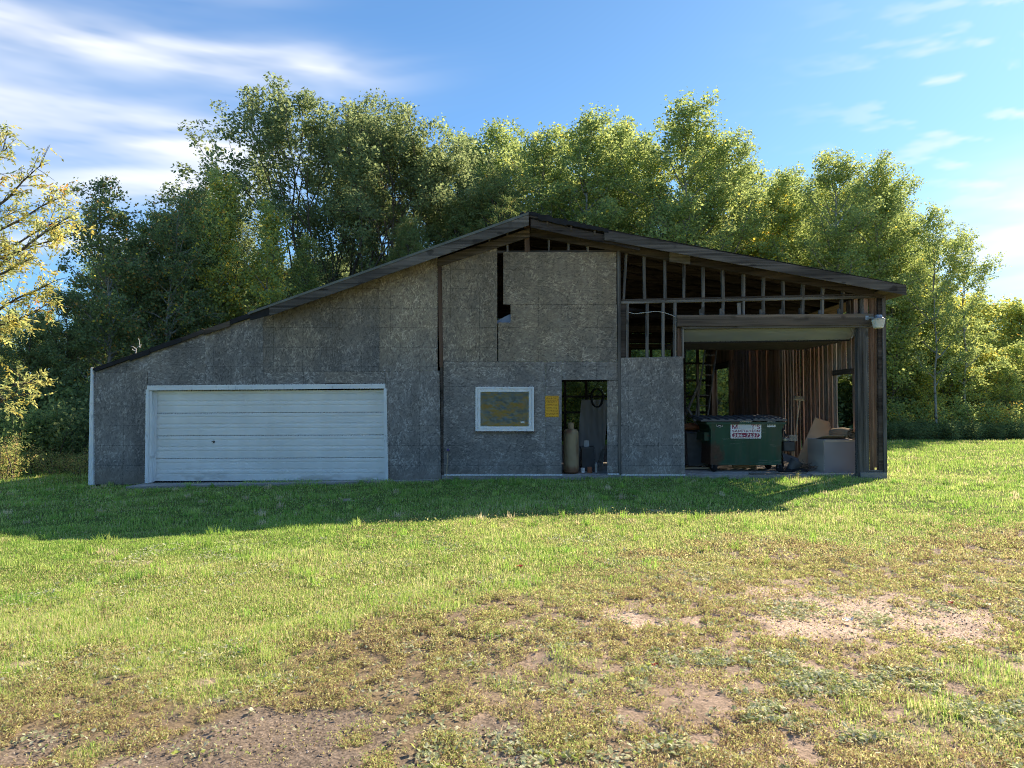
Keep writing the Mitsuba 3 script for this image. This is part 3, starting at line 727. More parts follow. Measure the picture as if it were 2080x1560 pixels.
# body: flared rim over straight lower walls
zm = A(1500, 873)[2]
ring = lambda xa, xb, ya, yb, z: [(xa, ya, z), (xb, ya, z), (xb, yb, z), (xa, yb, z)]
vs = np.array(ring(x0b, x1b, yf + 0.06, yk, zb) + ring(x0b - 0.0, x1b + 0.0, yf + 0.015, yk, zm) + ring(x0t + 0.06, x1t - 0.02, yf, yk + 0.02, zt - 0.03) + ring(x0t + 0.06, x1t - 0.02, yf, yk + 0.02, zt))
fs = [(0, 3, 2, 1)] + [(4 * l + i, 4 * l + (i + 1) % 4, 4 * l + 4 + (i + 1) % 4, 4 * l + 4 + i) for l in range(3) for i in range(4)] + [(12, 13, 14, 15)]
put(f'{Q}__body', (vs, np.array(fs)), 'green_paint')
put(f'{Q}__rim', cat([bx(x0t + 0.03, x1t, yf - 0.03, yf - 0.001, zt - 0.055, zt - 0.005), bx(x0t + 0.03, x0t + 0.058, yf, yk, zt - 0.055, zt - 0.005), bx(x1t - 0.018, x1t, yf, yk, zt - 0.055, zt - 0.005)]), 'green_paint')
put(f'{Q}__seam', bx(x0b + 0.15, x1b - 0.35, yf + 0.033, yf + 0.05, A(1500, 903)[2] - 0.006, A(1500, 903)[2] + 0.006), 'green_paint')
for xs_, sgn in ((x0b, -1), (x1b, 1)):
    put(f'{Q}__fork_pocket', bx(xs_ + (-0.11 if sgn < 0 else 0.002), xs_ + (-0.002 if sgn < 0 else 0.05), yf + 0.12, yk - 0.1, zm - 0.24, zm - 0.06), 'green_paint')
# two lids
xmid = A(1528, 850)[0]
for a, b, dzl, yaw in ((x0t - 0.10, xmid - 0.006, 0.0, 0), (xmid + 0.006, x1t + 0.01, 0.012, 0.0)):
    tl = lambda y: zt + 0.012 + dzl + 0.07 * (y - (yf - 0.05)) / (yk - yf)
    lid = sheet(Polygon([(0, 0), (1, 0), (1, 1), (0, 1)]), 0, 1)
    vs = np.array([(x, y, tl(y) + h) for y in (yf - 0.05, yk + 0.03) for x in (a, b) for h in (0, 0.03)])
    lid = trimesh.convex.convex_hull(vs)
    key = put(f'{Q}__lid', lid, 'lid_plastic')
    n = 6
    for i in range(n):
        xr_ = a + (b - a) * (i + 0.5) / n
        hw = (b - a) / n * 0.30
        vs = np.array([(xr_ + sx, y, tl(y) + 0.03 + h) for y in (yf - 0.045, yk) for sx, h in ((-hw, 0), (hw, 0), (-hw * 0.8, 0.022), (hw * 0.8, 0.022))])
        put(f'{key}__rib', trimesh.convex.convex_hull(vs), 'lid_plastic')
# casters
for cxp, yy in ((1450, yf + 0.10), (1583, yf + 0.10), (1440, yk - 0.1), (1560, yk - 0.1)):
    cx_ = at(cxp, 955, yy)[0]
    r = 0.085
    wh = lathe([(0, -0.025), (r * 0.8, -0.025), (r, -0.015), (r, 0.015), (r * 0.8, 0.025), (0, 0.025)], 22)
    wh.apply_transform(trimesh.transformations.rotation_matrix(math.pi / 2, [0, 1, 0])); wh.apply_transform(trimesh.transformations.rotation_matrix(0.6, [0, 0, 1])); wh.apply_translation((cx_, yy, fl + r))
    key = put(f'{Q}__caster', wh, 'black_rubber', smooth=40)
    put(f'{key}__fork', cat([bx(cx_ - 0.05, cx_ + 0.05, yy - 0.03, yy + 0.03, fl + 0.175, zb + 0.005), bar([cx_ - 0.045, yy - 0.04, fl + 0.18], [cx_ - 0.045, yy - 0.03, fl + r], 0.012, 0.05), bar([cx_ + 0.045, yy + 0.03, fl + 0.18], [cx_ + 0.045, yy + 0.04, fl + r], 0.012, 0.05)]), 'dark_metal')
# company plate, note, stickers: each flat on the sloping front
def front_y(z): return np.where(z > zm, yf + (zt - 0.03 - z) / (zt - 0.03 - zm) * 0.015, yf + 0.015 + (zm - z) / (zm - zb) * 0.045)


yp = yf - 0.004
def R_(a, b, c_, d_): return Polygon([tuple(A(x, y)[[0, 2]]) for x, y in ((a, b), (c_, b), (c_, d_), (a, d_))])
plate = R_(1484, 861, 1546, 890.5)
key = put(f'{Q}__name_plate', sheet(plate.buffer(-0.02).buffer(0.02), yp, yp + 0.012), 'sign_white')
labels[key] = {'label': 'white name plate with maroon lettering'}
put(f'{key}__band', sheet(R_(1487, 879.5, 1543, 888.5).buffer(-0.04).buffer(0.04), yp - 0.0015, yp - 0.0003), 'sign_maroon')
pc = lambda px, py: (A(px, py)[0], A(px, py)[2])
u = lambda n: n / (F / (yf - CAM_Y))
for s_, px, py, w, h, m in (('M', 1492.5, 867, 11, 9, 'sign_maroon'), ("T'S", 1535, 867, 18, 9, 'sign_maroon'), ('SANITATION', 1515, 875.5, 56, 5, 'sign_maroon')):
    text_on(f'{key}__lettering', s_, *pc(px, py), u(w), u(h), yp - 0.0003, m)
text_on(f'{key}__lettering', '384-7137', *pc(1515, 884), u(50), u(6.4), yp - 0.0017, 'sign_white')
nt = Polygon([tuple(A(*q)[[0, 2]]) for q in ((1502, 854), (1526, 854.5), (1526, 870), (1498, 871.5), (1504, 861))])
key2 = put(f'{Q}__paper_note', sheet(nt, yp - 0.008, yp - 0.006), 'paper')
labels[key2] = {'label': 'crooked white paper note stuck over the name plate'}
ov = shapely.affinity.scale(shapely.Point(*pc(1461.5, 864)).buffer(1.0), u(6.5), u(3.8))
key3 = put(f'{Q}__oval_sticker', sheet(ov, yp + 0.0, yp + 0.012), 'sign_white')
put(f'{key3}__emblem', sheet(shapely.affinity.scale(ov, 0.86, 0.82), yp - 0.0015, yp - 0.0003), 'black_rubber')
put(f'{key3}__mark', sheet(shapely.affinity.scale(ov, 0.5, 0.2), yp - 0.003, yp - 0.0018), 'sign_white')
sq = R_(1558, 856.5, 1575, 867.5)
key4 = put(f'{Q}__date_sticker', sheet(sq, yp, yp + 0.012), 'paper')
put(f'{key4}__grid', cat([sheet(R_(1559.5 + 3.6 * i, 858 + 4.6 * j, 1561.6 + 3.6 * i, 860 + 4.6 * j), yp - 0.0015, yp - 0.0003) for i in range(4) for j in range(2)]), 'dark_metal')

# ------------------------------------------------------------------ heap right of the dumpster
def rotz(m, a, c):
    m.apply_transform(trimesh.transformations.rotation_matrix(a, [0, 0, 1], c)); return m


bxz = ground_z(5.5, 0.4) + 0.03
q0, q1 = at(1674, 900, 0.5), at(1743, 900, 0.5)
zt_ = at(1700, 893, 0.5)[2]
put('cardboard_box__carton', bx(q0[0], q1[0] - 0.02, 0.5, 1.35, bxz, zt_), 'mauve_cardboard')
put('cardboard_box__flap', bar([q0[0] + 0.02, 0.78, zt_ + 0.035], [q1[0] - 0.05, 0.82, zt_ + 0.03], 0.5, 0.008, (0, 0.2, 1)), 'pale_cardboard')
tag('cardboard_box', 'big mauve grey carton with a paler side, under the rolled carpet by the corner post', 'box')
put('cardboard_box__side_panel', bx(q0[0] - 0.006, q0[0] - 0.001, 0.505, 1.34, bxz + 0.005, zt_ - 0.004), 'pale_cardboard')
put('cardboard_box__crushed_corner', trimesh.convex.convex_hull(np.array([(q0[0] - 0.03, 0.50, bxz), (q0[0] + 0.10, 0.47, bxz), (q0[0] + 0.02, 0.52, bxz + 0.16), (q0[0] - 0.02, 0.60, bxz + 0.01)])), 'mauve_cardboard')
# leaning sheet
a, b, d_ = at(1656, 848, 1.85), at(1698, 861, 1.85), at(1612, 950, 1.40)
e_ = at(1652, 958, 1.40)
quad = np.array([a, b, e_, d_]); nrm = np.cross(quad[1] - quad[0], quad[3] - quad[0]); nrm /= np.linalg.norm(nrm)
m = trimesh.convex.convex_hull(np.vstack([quad, quad + nrm * 0.012]))
put('cardboard_sheet', m, 'cardboard')
tag('cardboard_sheet', 'big tan cardboard sheet leaning on end behind the mauve carton', 'cardboard')
a2, b2 = at(1686, 864, 2.0), at(1703, 868, 2.0); c2, d2 = at(1700, 910, 1.7), at(1676, 910, 1.7)
m = trimesh.convex.convex_hull(np.vstack([[a2, b2, c2, d2], np.array([a2, b2, c2, d2]) + [0, 0.012, 0]]))
put('cardboard_sheet_001', m, 'plank_red')
tag('cardboard_sheet_001', 'red brown board end showing behind the tan leaning cardboard sheet', 'board')
# rolled carpet: a real spiral, drooping over the far side
def carpet():
    th = np.linspace(0.0, 4.7 * math.pi, 110); r = 0.03 + 0.105 * th / th[-1]
    o = np.stack([r * np.cos(th), r * np.sin(th)], 1); i_ = np.stack([(r - 0.011) * np.cos(th), (r - 0.011) * np.sin(th)], 1)
    pg = Polygon(np.vstack([o, i_[::-1]])).buffer(0)
    m = trimesh.creation.extrude_polygon(pg, 0.72, engine='earcut')
    m = m.subdivide_to_size(0.25)
    v = m.vertices.copy()
    w = np.stack([v[:, 0], v[:, 1], v[:, 2]], 1)
    return w, m.faces


w, f = carpet()
ce = at(1731, 883, 0.48)
ax = np.array([-0.10, 0.99, 0.02]); ax /= np.linalg.norm(ax)
s_ = np.cross([0, 0, 1], ax); s_ /= np.linalg.norm(s_); up = np.cross(ax, s_)
v = ce + w[:, :1] * s_ + w[:, 1:2] * up * 0.85 + w[:, 2:] * ax
v[:, 2] += 0.025 * np.sin(w[:, 2] * 5)
put('rolled_carpet', (v, f), 'carpet', smooth=40)
tag('rolled_carpet', 'rolled tan carpet lying on top of the mauve carton', 'carpet')
# push broom, head up
h0, h1 = at(1611, 930, 1.2), at(1624, 813, 1.6)
put('push_broom__handle', tube(np.linspace(h0, h1, 4), 0.013, 8), 'tan_handle', smooth=40)
hd = bar([h1[0] - 0.12, h1[1] - 0.02, h1[2] + 0.02], [h1[0] + 0.10, h1[1] + 0.03, h1[2] + 0.0], 0.07, 0.03, (0, 0, 1))
put('push_broom__head', hd, 'tan_handle')
put('push_broom__bristles', cat([bar([h1[0] - 0.115 + 0.018 * i, h1[1] - 0.04 + 0.004 * i + 0.03 * (j - 1), h1[2] + 0.03 - 0.0015 * i], [h1[0] - 0.125 + 0.0195 * i, h1[1] - 0.045 + 0.004 * i + 0.04 * (j - 1), h1[2] + 0.10 - 0.0015 * i], 0.014, 0.014) for i in range(12) for j in range(3)]), 'carpet')
tag('push_broom', 'push broom standing head up against the plank wall', 'broom')
h0, h1 = at(1613, 930, 1.25), at(1628, 818, 1.65)
# garden tiller: engine, tines, handlebars, mostly hidden by the dumpster
gx0, gy0 = at(1598, 940, 1.2)[0], 1.2
tag('garden_tiller', 'black garden tiller with its engine wedged between the dumpster and the cardboard', 'tiller')
put('garden_tiller__engine', cat([rbox_mesh for rbox_mesh in [trimesh.Trimesh(*(lambda mm: (mm.vert_properties[:, :3], mm.tri_verts))(rbox(gx0 - 0.12, gx0 + 0.14, gy0 - 0.15, gy0 + 0.12, 0.50, 0.72, 0.03).to_mesh()))]]), 'dark_metal', smooth=40)
put('garden_tiller__cylinder_fins', cat([bx(gx0 + 0.02, gx0 + 0.20, gy0 - 0.12, gy0 + 0.05, 0.735 + 0.022 * i, 0.745 + 0.022 * i) for i in range(6)]), 'grey_metal')
m = lathe([(0, 0), (0.10, 0), (0.11, 0.02), (0.11, 0.06), (0.06, 0.09), (0, 0.09)], 20); m.apply_translation((gx0 - 0.06, gy0 - 0.05, 0.722))
put('garden_tiller__recoil_cover', m, 'grey_metal', smooth=40)
m = trimesh.convex.convex_hull(np.array([(gx0 - 0.16, gy0 - 0.25, 0.30), (gx0 + 0.12, gy0 - 0.28, 0.20), (gx0 + 0.18, gy0 - 0.2, 0.36), (gx0 - 0.15, gy0 - 0.15, 0.47), (gx0 - 0.1, gy0 + 0.1, 0.46), (gx0 + 0.15, gy0 + 0.1, 0.34), (gx0 + 0.2, gy0 - 0.24, 0.22)]))
put('garden_tiller__tine_shield', m, 'dark_metal')
for dx in (-0.16, 0.14):
    wh = lathe([(0.05, -0.035), (0.13, -0.04), (0.155, -0.02), (0.155, 0.02), (0.13, 0.04), (0.05, 0.035)], 24)
    wh.apply_transform(trimesh.transformations.rotation_matrix(math.pi / 2, [0, 1, 0])); wh.apply_translation((gx0 + dx, gy0 - 0.02, 0.22))
    put('garden_tiller__wheel', wh, 'black_rubber', smooth=40)
for dx in (-0.08, 0.10):
    put('garden_tiller__handlebar', tube([(gx0 + dx, gy0, 0.6), (gx0 + dx * 1.2, gy0 + 0.35, 0.85), (gx0 + dx * 2.0, gy0 + 0.75, 1.0)], 0.014, 8), 'dark_metal')
# a dark bucket seat-like pail and black sacks at its foot
pz = 0.06
m = lathe([(0, 0.0), (0.10, 0.0), (0.14, 0.26), (0.146, 0.265), (0.14, 0.27), (0.13, 0.255), (0.093, 0.012), (0, 0.012)], 24)
m.apply_transform(trimesh.transformations.rotation_matrix(0.5, [0.4, 1, 0])); m.apply_translation((at(1606, 930, 0.75)[0], 0.75, pz + 0.03))
put('bucket', m, 'dark_metal', smooth=40)
tag('bucket', 'tilted black pail lying at the foot of the garden tiller', 'bucket')
r2 = np.random.default_rng(21)
for i, (px, yy, rr, lb) in enumerate(((1598, 0.70, 0.13, 'black rubbish sack slumped beside the dumpster wheel'), (1622, 0.62, 0.14, 'flat black rubbish sack at the foot of the leaning cardboard sheet'))):
    s = trimesh.creation.icosphere(subdivisions=3, radius=rr)
    v = s.vertices.copy(); v *= (1 + 0.55 * (meshkit.fbm(v * 9 + i * 7, 3)[:, None] - 0.5)) * np.array([1.25, 1.0, 0.42]); v[:, 2] = np.maximum(v[:, 2], -0.045)
    s.vertices = v; s.apply_translation((at(px, 950, yy)[0], yy, 0.06 + 0.045))
    key = put('rubbish_sack', s, 'black_rubber', smooth=50)
    tag(key, lb, 'sack')
# boards, scraps on the floor of the bay
k = num('floor_board'); scene[k] = mikit.ply(bar(at(1520, 972, 0.1) * [1, 0, 0] + [0, 0.02, fl + 0.028], at(1640, 968, 0.1) * [1, 0, 0] + [0, 0.18, fl + 0.03], 0.09, 0.03, (0, 0, 1)), 'wood_grey_along')
tag(k, 'weathered board lying along the slab edge in front of the dumpster', 'board')
k = num('floor_board'); scene[k] = mikit.ply(bar([at(1645, 964, 0.25)[0], 0.20, 0.075], [at(1738, 964, 0.25)[0], 0.30, 0.075], 0.14, 0.035, (0, 0, 1)), 'pale_cardboard')
tag(k, 'pale plank lying in front of the mauve carton', 'board')
k = num('floor_board'); scene[k] = mikit.ply(bar([at(1392, 955, 1.2)[0], 1.3, fl + 0.03], [at(1440, 955, 1.2)[0], 1.15, fl + 0.05], 0.14, 0.03, (0, 0, 1)), 'tan_handle')
tag(k, 'tan board end on the slab behind the lone sheet', 'board')
k = num('floor_board'); scene[k] = mikit.ply(bar([at(1490, 955, 1.7)[0], 1.75, fl + 0.05], [at(1535, 955, 1.7)[0], 1.7, fl + 0.05], 0.18, 0.10, (0, 0, 1)), 'tan_handle')
tag(k, 'pale timber offcut under the dumpster', 'board')

bp = Soup(); rb2 = np.random.default_rng(77)
bc = at(1626, 950, 0.85)
for i in range(34):
    c0 = np.array([bc[0] + rb2.normal(0, 0.13), 0.85 + rb2.normal(0, 0.08), 0.07 + 0.16 * rb2.random()])
    dd = np.array([rb2.normal(), rb2.normal() * 0.6, 0.45 * rb2.normal()]); dd /= np.linalg.norm(dd)
    ln = 0.10 + 0.16 * rb2.random()
    bp.add(*tube([c0 - dd * ln, c0 + rb2.normal(0, 0.01, 3), c0 + dd * ln], [0.007, 0.006, 0.003], 4))
put('brush_pile', bp.mesh(), 'wood_brown_up')
tag('brush_pile', 'heap of dry brown sticks between the garden tiller and the mauve carton', 'sticks')
zc = zt_ - 0.30
for i_ in range(3):
    put('cardboard_box__print', bx(q0[0] + 0.10, q0[0] + 0.10 + 0.22 - 0.05 * i_, 0.4955, 0.4975, zc - 0.05 * i_, zc - 0.05 * i_ + 0.02), 'lid_plastic') if False else None
put('cardboard_box__seam_tape', bx(q0[0] + 0.02, q1[0] - 0.04, 0.494, 0.4985, zt_ - 0.05, zt_ - 0.004), 'pale_cardboard')
# dark wheeled bin with a folded clay-coloured tarp, ladder and braces, deeper in the bay
bxx = at(1413, 950, 1.7)[0]
vs = np.array(ring(bxx - 0.22, bxx + 0.20, 1.45, 1.95, fl + 0.07) + ring(bxx - 0.28, bxx + 0.26, 1.38, 2.0, fl + 0.80))
put('wheeled_bin__body', trimesh.convex.convex_hull(vs), 'lid_plastic')
put('wheeled_bin__lid', trimesh.convex.convex_hull(np.array([(bxx + sx, y, fl + 0.805 + h) for sx in (-0.29, 0.27) for y, h in ((1.34, 0), (2.04, 0), (1.36, 0.03), (1.7, 0.075), (2.02, 0.05))])), 'lid_plastic')
for dx in (-0.2, 0.2):
    wh = lathe([(0, -0.02), (0.09, -0.02), (0.1, 0), (0.09, 0.02), (0, 0.02)], 18); wh.apply_transform(trimesh.transformations.rotation_matrix(math.pi / 2, [0, 1, 0])); wh.apply_translation((bxx + dx, 1.98, fl + 0.1))
    put('wheeled_bin__wheel', wh, 'black_rubber', smooth=40)
tag('wheeled_bin', 'dark plastic wheeled bin between the lone sheet and the dumpster', 'bin')
s = trimesh.creation.icosphere(subdivisions=3, radius=0.2); v = s.vertices.copy()
v = v * np.array([0.95, 0.8, 0.45]) * (1 + 0.5 * (meshkit.fbm(v * 11, 3)[:, None] - 0.5)); v[:, 2] = np.maximum(v[:, 2], -0.06)
s.vertices = v; s.apply_translation((bxx - 0.12, 1.62, fl + 0.805 + 0.075 + 0.06))
put('folded_tarp', s, 'terracotta', smooth=40)
tag('folded_tarp', 'folded clay red tarp on the lid of the dark wheeled bin', 'tarp')
la, lb = at(1398, 950, 4.2), at(1432, 712, 5.6)
off = np.array([0.36, 0.12, 0])
put('ladder__rail', bar(la, lb, 0.03, 0.07), 'grey_metal'); put('ladder__rail', bar(la + off, lb + off, 0.03, 0.07), 'grey_metal')
for t in np.linspace(0.06, 0.96, 11):
    put('ladder__rung', tube([la + (lb - la) * t, la + off + (lb - la) * t], 0.016, 6), 'grey_metal')
tag('ladder', 'metal ladder leaning deep in the open bay behind the wheeled bin', 'ladder')
for i, (a, b, yy, lb_) in enumerate((((1393, 842), (1424, 778), 3.2, 'grey timber prop leaning up behind the lone sheet'), ((1396, 828), (1420, 862), 3.0, 'short grey timber prop leaning down towards the dumpster'), ((1416, 740), (1423, 850), 3.4, 'upright dark pole deep in the open bay'))):
    key = num('timber_prop'); scene[key] = mikit.ply(bar([at(*a, yy)[0], yy, at(*a, yy)[2]], [at(*b, yy)[0], yy + 0.2, at(*b, yy)[2]], 0.05, 0.09), 'wood_grey_up')
    tag(key, lb_, 'timber')

# ------------------------------------------------------------------ inside the small doorway
cxx = at(1160, 950, 0.32)[0]
R0 = 0.163
m = lathe([(0, 0), (R0 - 0.03, 0), (R0, 0.03), (R0, 0.27), (R0 + 0.004, 0.275), (R0 + 0.004, 0.29), (R0, 0.295), (R0, 0.84), (R0 - 0.012, 0.885), (R0 - 0.04, 0.917), (R0 - 0.09, 0.93), (0, 0.932)], 36); m.apply_translation((cxx, 0.34, fl + 0.01))
put('gas_cylinder__body', m, 'cylinder_paint', smooth=30)
col = lathe([(0.062, 0.925), (0.066, 0.925), (0.068, 1.06), (0.064, 1.06), (0.062, 0.925)], 24)
col.apply_translation((cxx, 0.34, fl + 0.01))
put('gas_cylinder__collar', col, 'cylinder_paint', smooth=30)
put('gas_cylinder__valve', cat([bx(cxx - 0.014, cxx + 0.014, 0.326, 0.354, fl + 0.935, fl + 1.04), bx(cxx - 0.035, cxx + 0.03, 0.33, 0.35, fl + 0.99, fl + 1.01)]), 'grey_metal')
tag('gas_cylinder', 'tall tan gas cylinder with rust stains standing in the small doorway', 'gas cylinder')
pg = Polygon([P(1185, 800, 1.6), P(1222, 790, 1.6), P(1226, 960, 1.6), P(1180, 960, 1.6), P(1170, 850, 1.6)])
def drape(x0_, x1_, z0_, z1_, y_, seed, amp=0.06):
    u_, v_ = np.meshgrid(np.linspace(0, 1, 30), np.linspace(0, 1, 30))
    yy = y_ + amp * (meshkit.fbm(np.stack([u_ * 5 + v_ * 1.5, v_ * 0.9, 0 * u_ + seed], -1), 3) - 0.5) * 2
    V = np.stack([x0_ + (x1_ - x0_) * u_ + 0.15 * v_, yy, z0_ + (z1_ - z0_) * v_], -1).reshape(-1, 3)
    i = (np.arange(29)[:, None] * 30 + np.arange(29)).ravel()
    f_ = np.vstack([np.stack([i, i + 1, i + 31], 1), np.stack([i, i + 31, i + 30], 1)])
    n_ = len(V)
    V2 = V + [0, 0.004, 0]
    return np.vstack([V, V2]), np.vstack([f_, f_[:, ::-1] + n_])


put('plastic_sheeting', drape(at(1168, 900, 1.9)[0], at(1224, 900, 1.9)[0], fl, at(1200, 812, 1.9)[2], 1.9, 3), 'dusty_plastic', smooth=True)
tag('plastic_sheeting', 'dusty grey plastic sheeting hanging inside the small doorway', 'sheeting')
put('storage_crate__body', bx(at(1182, 930, 0.8)[0], at(1207, 930, 0.8)[0], 0.8, 1.15, fl + 0.001, at(1190, 911, 0.8)[2]), 'dark_metal')
put('storage_crate__rim', bx(at(1181, 930, 0.8)[0] - 0.008, at(1207, 930, 0.8)[0] + 0.015, 0.79, 1.16, at(1190, 911, 0.8)[2] + 0.001, at(1190, 911, 0.8)[2] + 0.03), 'lid_plastic')
tag('storage_crate', 'dark crate standing beside the gas cylinder inside the doorway', 'crate')
z_ = at(1190, 911, 0.8)[2] + 0.031
put('white_card', bx(at(1186.5, 900, 0.95)[0], at(1196.5, 900, 0.95)[0], 0.95, 0.965, z_, at(1190, 894.5, 0.95)[2]), 'paper')
tag('white_card', 'small white card standing on the dark crate', 'card')
for i, (px, h, rr, m_, lb_) in enumerate(((1184, 0.10, 0.045, 'paper', 'small white paint tin on the doorsill beside the gas cylinder'), (1198, 0.12, 0.05, 'terracotta', 'rusty red paint tin in the middle of the doorsill'), (1211, 0.22, 0.03, 'grey_metal', 'slim grey bottle standing on the doorsill'))):
    c0 = at(px, 955, 0.42)[0]
    key = num('paint_tin')
    mm = lathe([(0, 0), (rr, 0), (rr, h * 0.8), (rr * (0.5 if i == 2 else 0.98), h * 0.9), (rr * (0.4 if i == 2 else 0.98), h), (0, h)], 20); mm.apply_translation((c0, 0.42, fl + 0.01))
    scene[key] = mikit.ply(mm, m_, smooth=30)
    tag(key, lb_, 'tin' if i < 2 else 'bottle')
an = np.linspace(0, 6 * math.pi, 110)
hc = at(1214, 808, 0.9)
put('hose_coil', tube(np.stack([hc[0] + (0.13 + 0.006 * np.sin(an * 3)) * np.cos(an), hc[1] + 0.012 * an, hc[2] + 0.20 * np.sin(an)], 1), 0.016, 6), 'black_rubber', smooth=True)
tag('hose_coil', 'black hose coiled on the wall inside the small doorway', 'hose')
for i in range(3):
    key = num('timber_scrap'); scene[key] = mikit.ply(bar([at(1206 + 4 * i, 950, 0.7)[0], 0.7 + 0.1 * i, fl + 0.03], [at(1226, 930 - 9 * i, 0.9)[0], 0.95, at(1226, 930 - 9 * i, 0.9)[2]], 0.05, 0.03), 'wood_grey_up')
    tag(key, ('lowest', 'middle', 'topmost')[i] + ' of the three timber scraps propped inside the doorway', 'timber')
put('doorstep', bx(fx(1142), fx(1234), -0.10, -0.046, -0.1, fz0 - 0.03), 'concrete')
tag('doorstep', 'low concrete step under the small open doorway', 'step')

# ------------------------------------------------------------------ trees
def rot_about(v, axis, ang):
    axis = axis / np.linalg.norm(axis)
    return v * math.cos(ang) + np.cross(axis, v) * math.sin(ang) + axis * (axis @ v) * (1 - math.cos(ang))


def unit(v): return v / (np.linalg.norm(v) + 1e-9)


LEAFGAIN = 3.35          # a leaf's colours below are what one side sends back; as much again goes through


def leaves(r, cen, size, pal, aspect=0.75, flat=0.0, jit=0.25, axis=None):
    """Leaf faces at the centres: rhombs of two triangles, each with its own turn, size and colour."""
    n = len(cen)
    nm = r.normal(size=(n, 3)); nm[:, 2] += flat * np.sign(nm[:, 2]); nm /= np.linalg.norm(nm, axis=1, keepdims=True)
    t = r.normal(size=(n, 3)) if axis is None else axis + 0.35 * r.normal(size=(n, 3))
    t -= nm * (t * nm).sum(1, keepdims=True); t /= np.linalg.norm(t, axis=1, keepdims=True) + 1e-9
    b = np.cross(nm, t)
    s = size * (1 + jit * r.normal(size=(n, 1)))
    w = s * aspect
    bend = nm * s * 0.12
    V = np.stack([cen - t * s / 2, cen + b * w / 2 + t * s * 0.08 + bend, cen + t * s / 2, cen - b * w / 2 + t * s * 0.08 + bend], 1).reshape(-1, 3)
    i = np.arange(n) * 4
    Fc = np.vstack([np.stack([i, i + 1, i + 2], 1), np.stack([i, i + 2, i + 3], 1)])
    cols = np.array([c[:3] for c in pal]); pw = np.array([c[3] for c in pal]); pw = pw / pw.sum()
    c = cols[r.choice(len(pal), n, p=pw)] * (0.8 + 0.4 * r.random((n, 1)))
    return V, Fc, np.repeat(c * LEAFGAIN, 4, 0)


def ball(r, n):
    v = r.normal(size=(n, 3))
    return v / np.linalg.norm(v, axis=1, keepdims=True) * r.random((n, 1)) ** 0.4


def excurrent(seed, H, cb, R, n1, elev, pal, total, size, bark, droop=0.0, shape=None, spread=0.17, lean=0.0, r0=None, drop=0.1, flat=0.0, aspect=0.78):
    """A tree with one leader: aspen, birch, spindly saplings."""
    r = np.random.default_rng(seed)
    tz = np.linspace(0, 1, 14)
    wob = np.cumsum(r.normal(0, 0.012 * H, (14, 2)), 0) * 0.5; wob -= wob[0]
    tp = np.stack([wob[:, 0] + lean * H * tz ** 1.5, wob[:, 1], tz * H], 1)
    r0 = r0 or H * 0.0085
    wood_ = Soup(); wood_.add(*tube(tp, r0 * (1 - 0.93 * tz), 7))
    shape = shape or (lambda t: min(1.0, (t + 0.2) * 1.9) * (1 - t) ** 0.45 * 1.08)
    pts, wts = [], []
    for i in range(n1):
        if r.random() < drop: continue
        u = (i + r.random()) / n1
        t = cb + (1 - cb) * u ** 0.9 * 0.985
        p0 = np.array([np.interp(t, tz, tp[:, k]) for k in range(3)])
        az = i * 2.4 + r.normal(0, 0.4)
        L_ = R * shape(u) * (0.5 + 0.8 * r.random()) + 0.3
        el = elev + 0.35 * u + r.normal(0, 0.12)
        d = np.array([math.cos(az) * math.cos(el), math.sin(az) * math.cos(el), math.sin(el)])
        q = [p0]; nseg = 6
        for s_ in range(nseg):
            d = unit(d + r.normal(0, 0.10, 3) + np.array([0, 0, 0.05 - droop * (s_ / nseg) * 0.5]))
            q.append(q[-1] + d * L_ / nseg)
        q = np.array(q); rb_ = r0 * (1 - t) * 0.55 + 0.012
        wood_.add(*tube(q, rb_ * np.linspace(1, 0.25, len(q)), 5, False))
        for j in range(int(4 + L_ * 3.2)):
            s_ = 0.22 + 0.78 * r.random()
            k = s_ * nseg; k0 = min(int(k), nseg - 1); b0 = q[k0] + (q[k0 + 1] - q[k0]) * (k - k0)
            dd = unit(q[k0 + 1] - q[k0]); dd = unit(dd + 0.9 * r.normal(size=3) * np.array([1, 1, 0.7]) + np.array([0, 0, 0.12 - droop]))
            l2 = (0.22 + 0.30 * L_ * (1.1 - s_)) * (0.6 + 0.8 * r.random())
            e = b0 + dd * l2
            if l2 > 0.35: wood_.add(*tube(np.array([b0, (b0 + e) / 2 + r.normal(0, 0.02, 3), e]), [rb_ * 0.3, rb_ * 0.22, 0.004], 3, False))
            m_ = max(2, int(l2 / 0.12))
            for a_ in np.linspace(0.25, 1.05, m_): pts.append(b0 + dd * l2 * a_ + np.array([0, 0, -droop * 0.25 * a_ * l2])); wts.append(0.4 + r.random() * 1.2)
    pts = np.array(pts); wts = np.array(wts)
    idx = r.choice(len(pts), total, p=wts / wts.sum())
    cen = pts[idx] + ball(r, total) * spread * 1.7 * np.array([1, 1, 0.85])
    keep = cen[:, 2] > 0.15
    return wood_.mesh(), leaves(r, cen[keep], size, pal, aspect, flat)


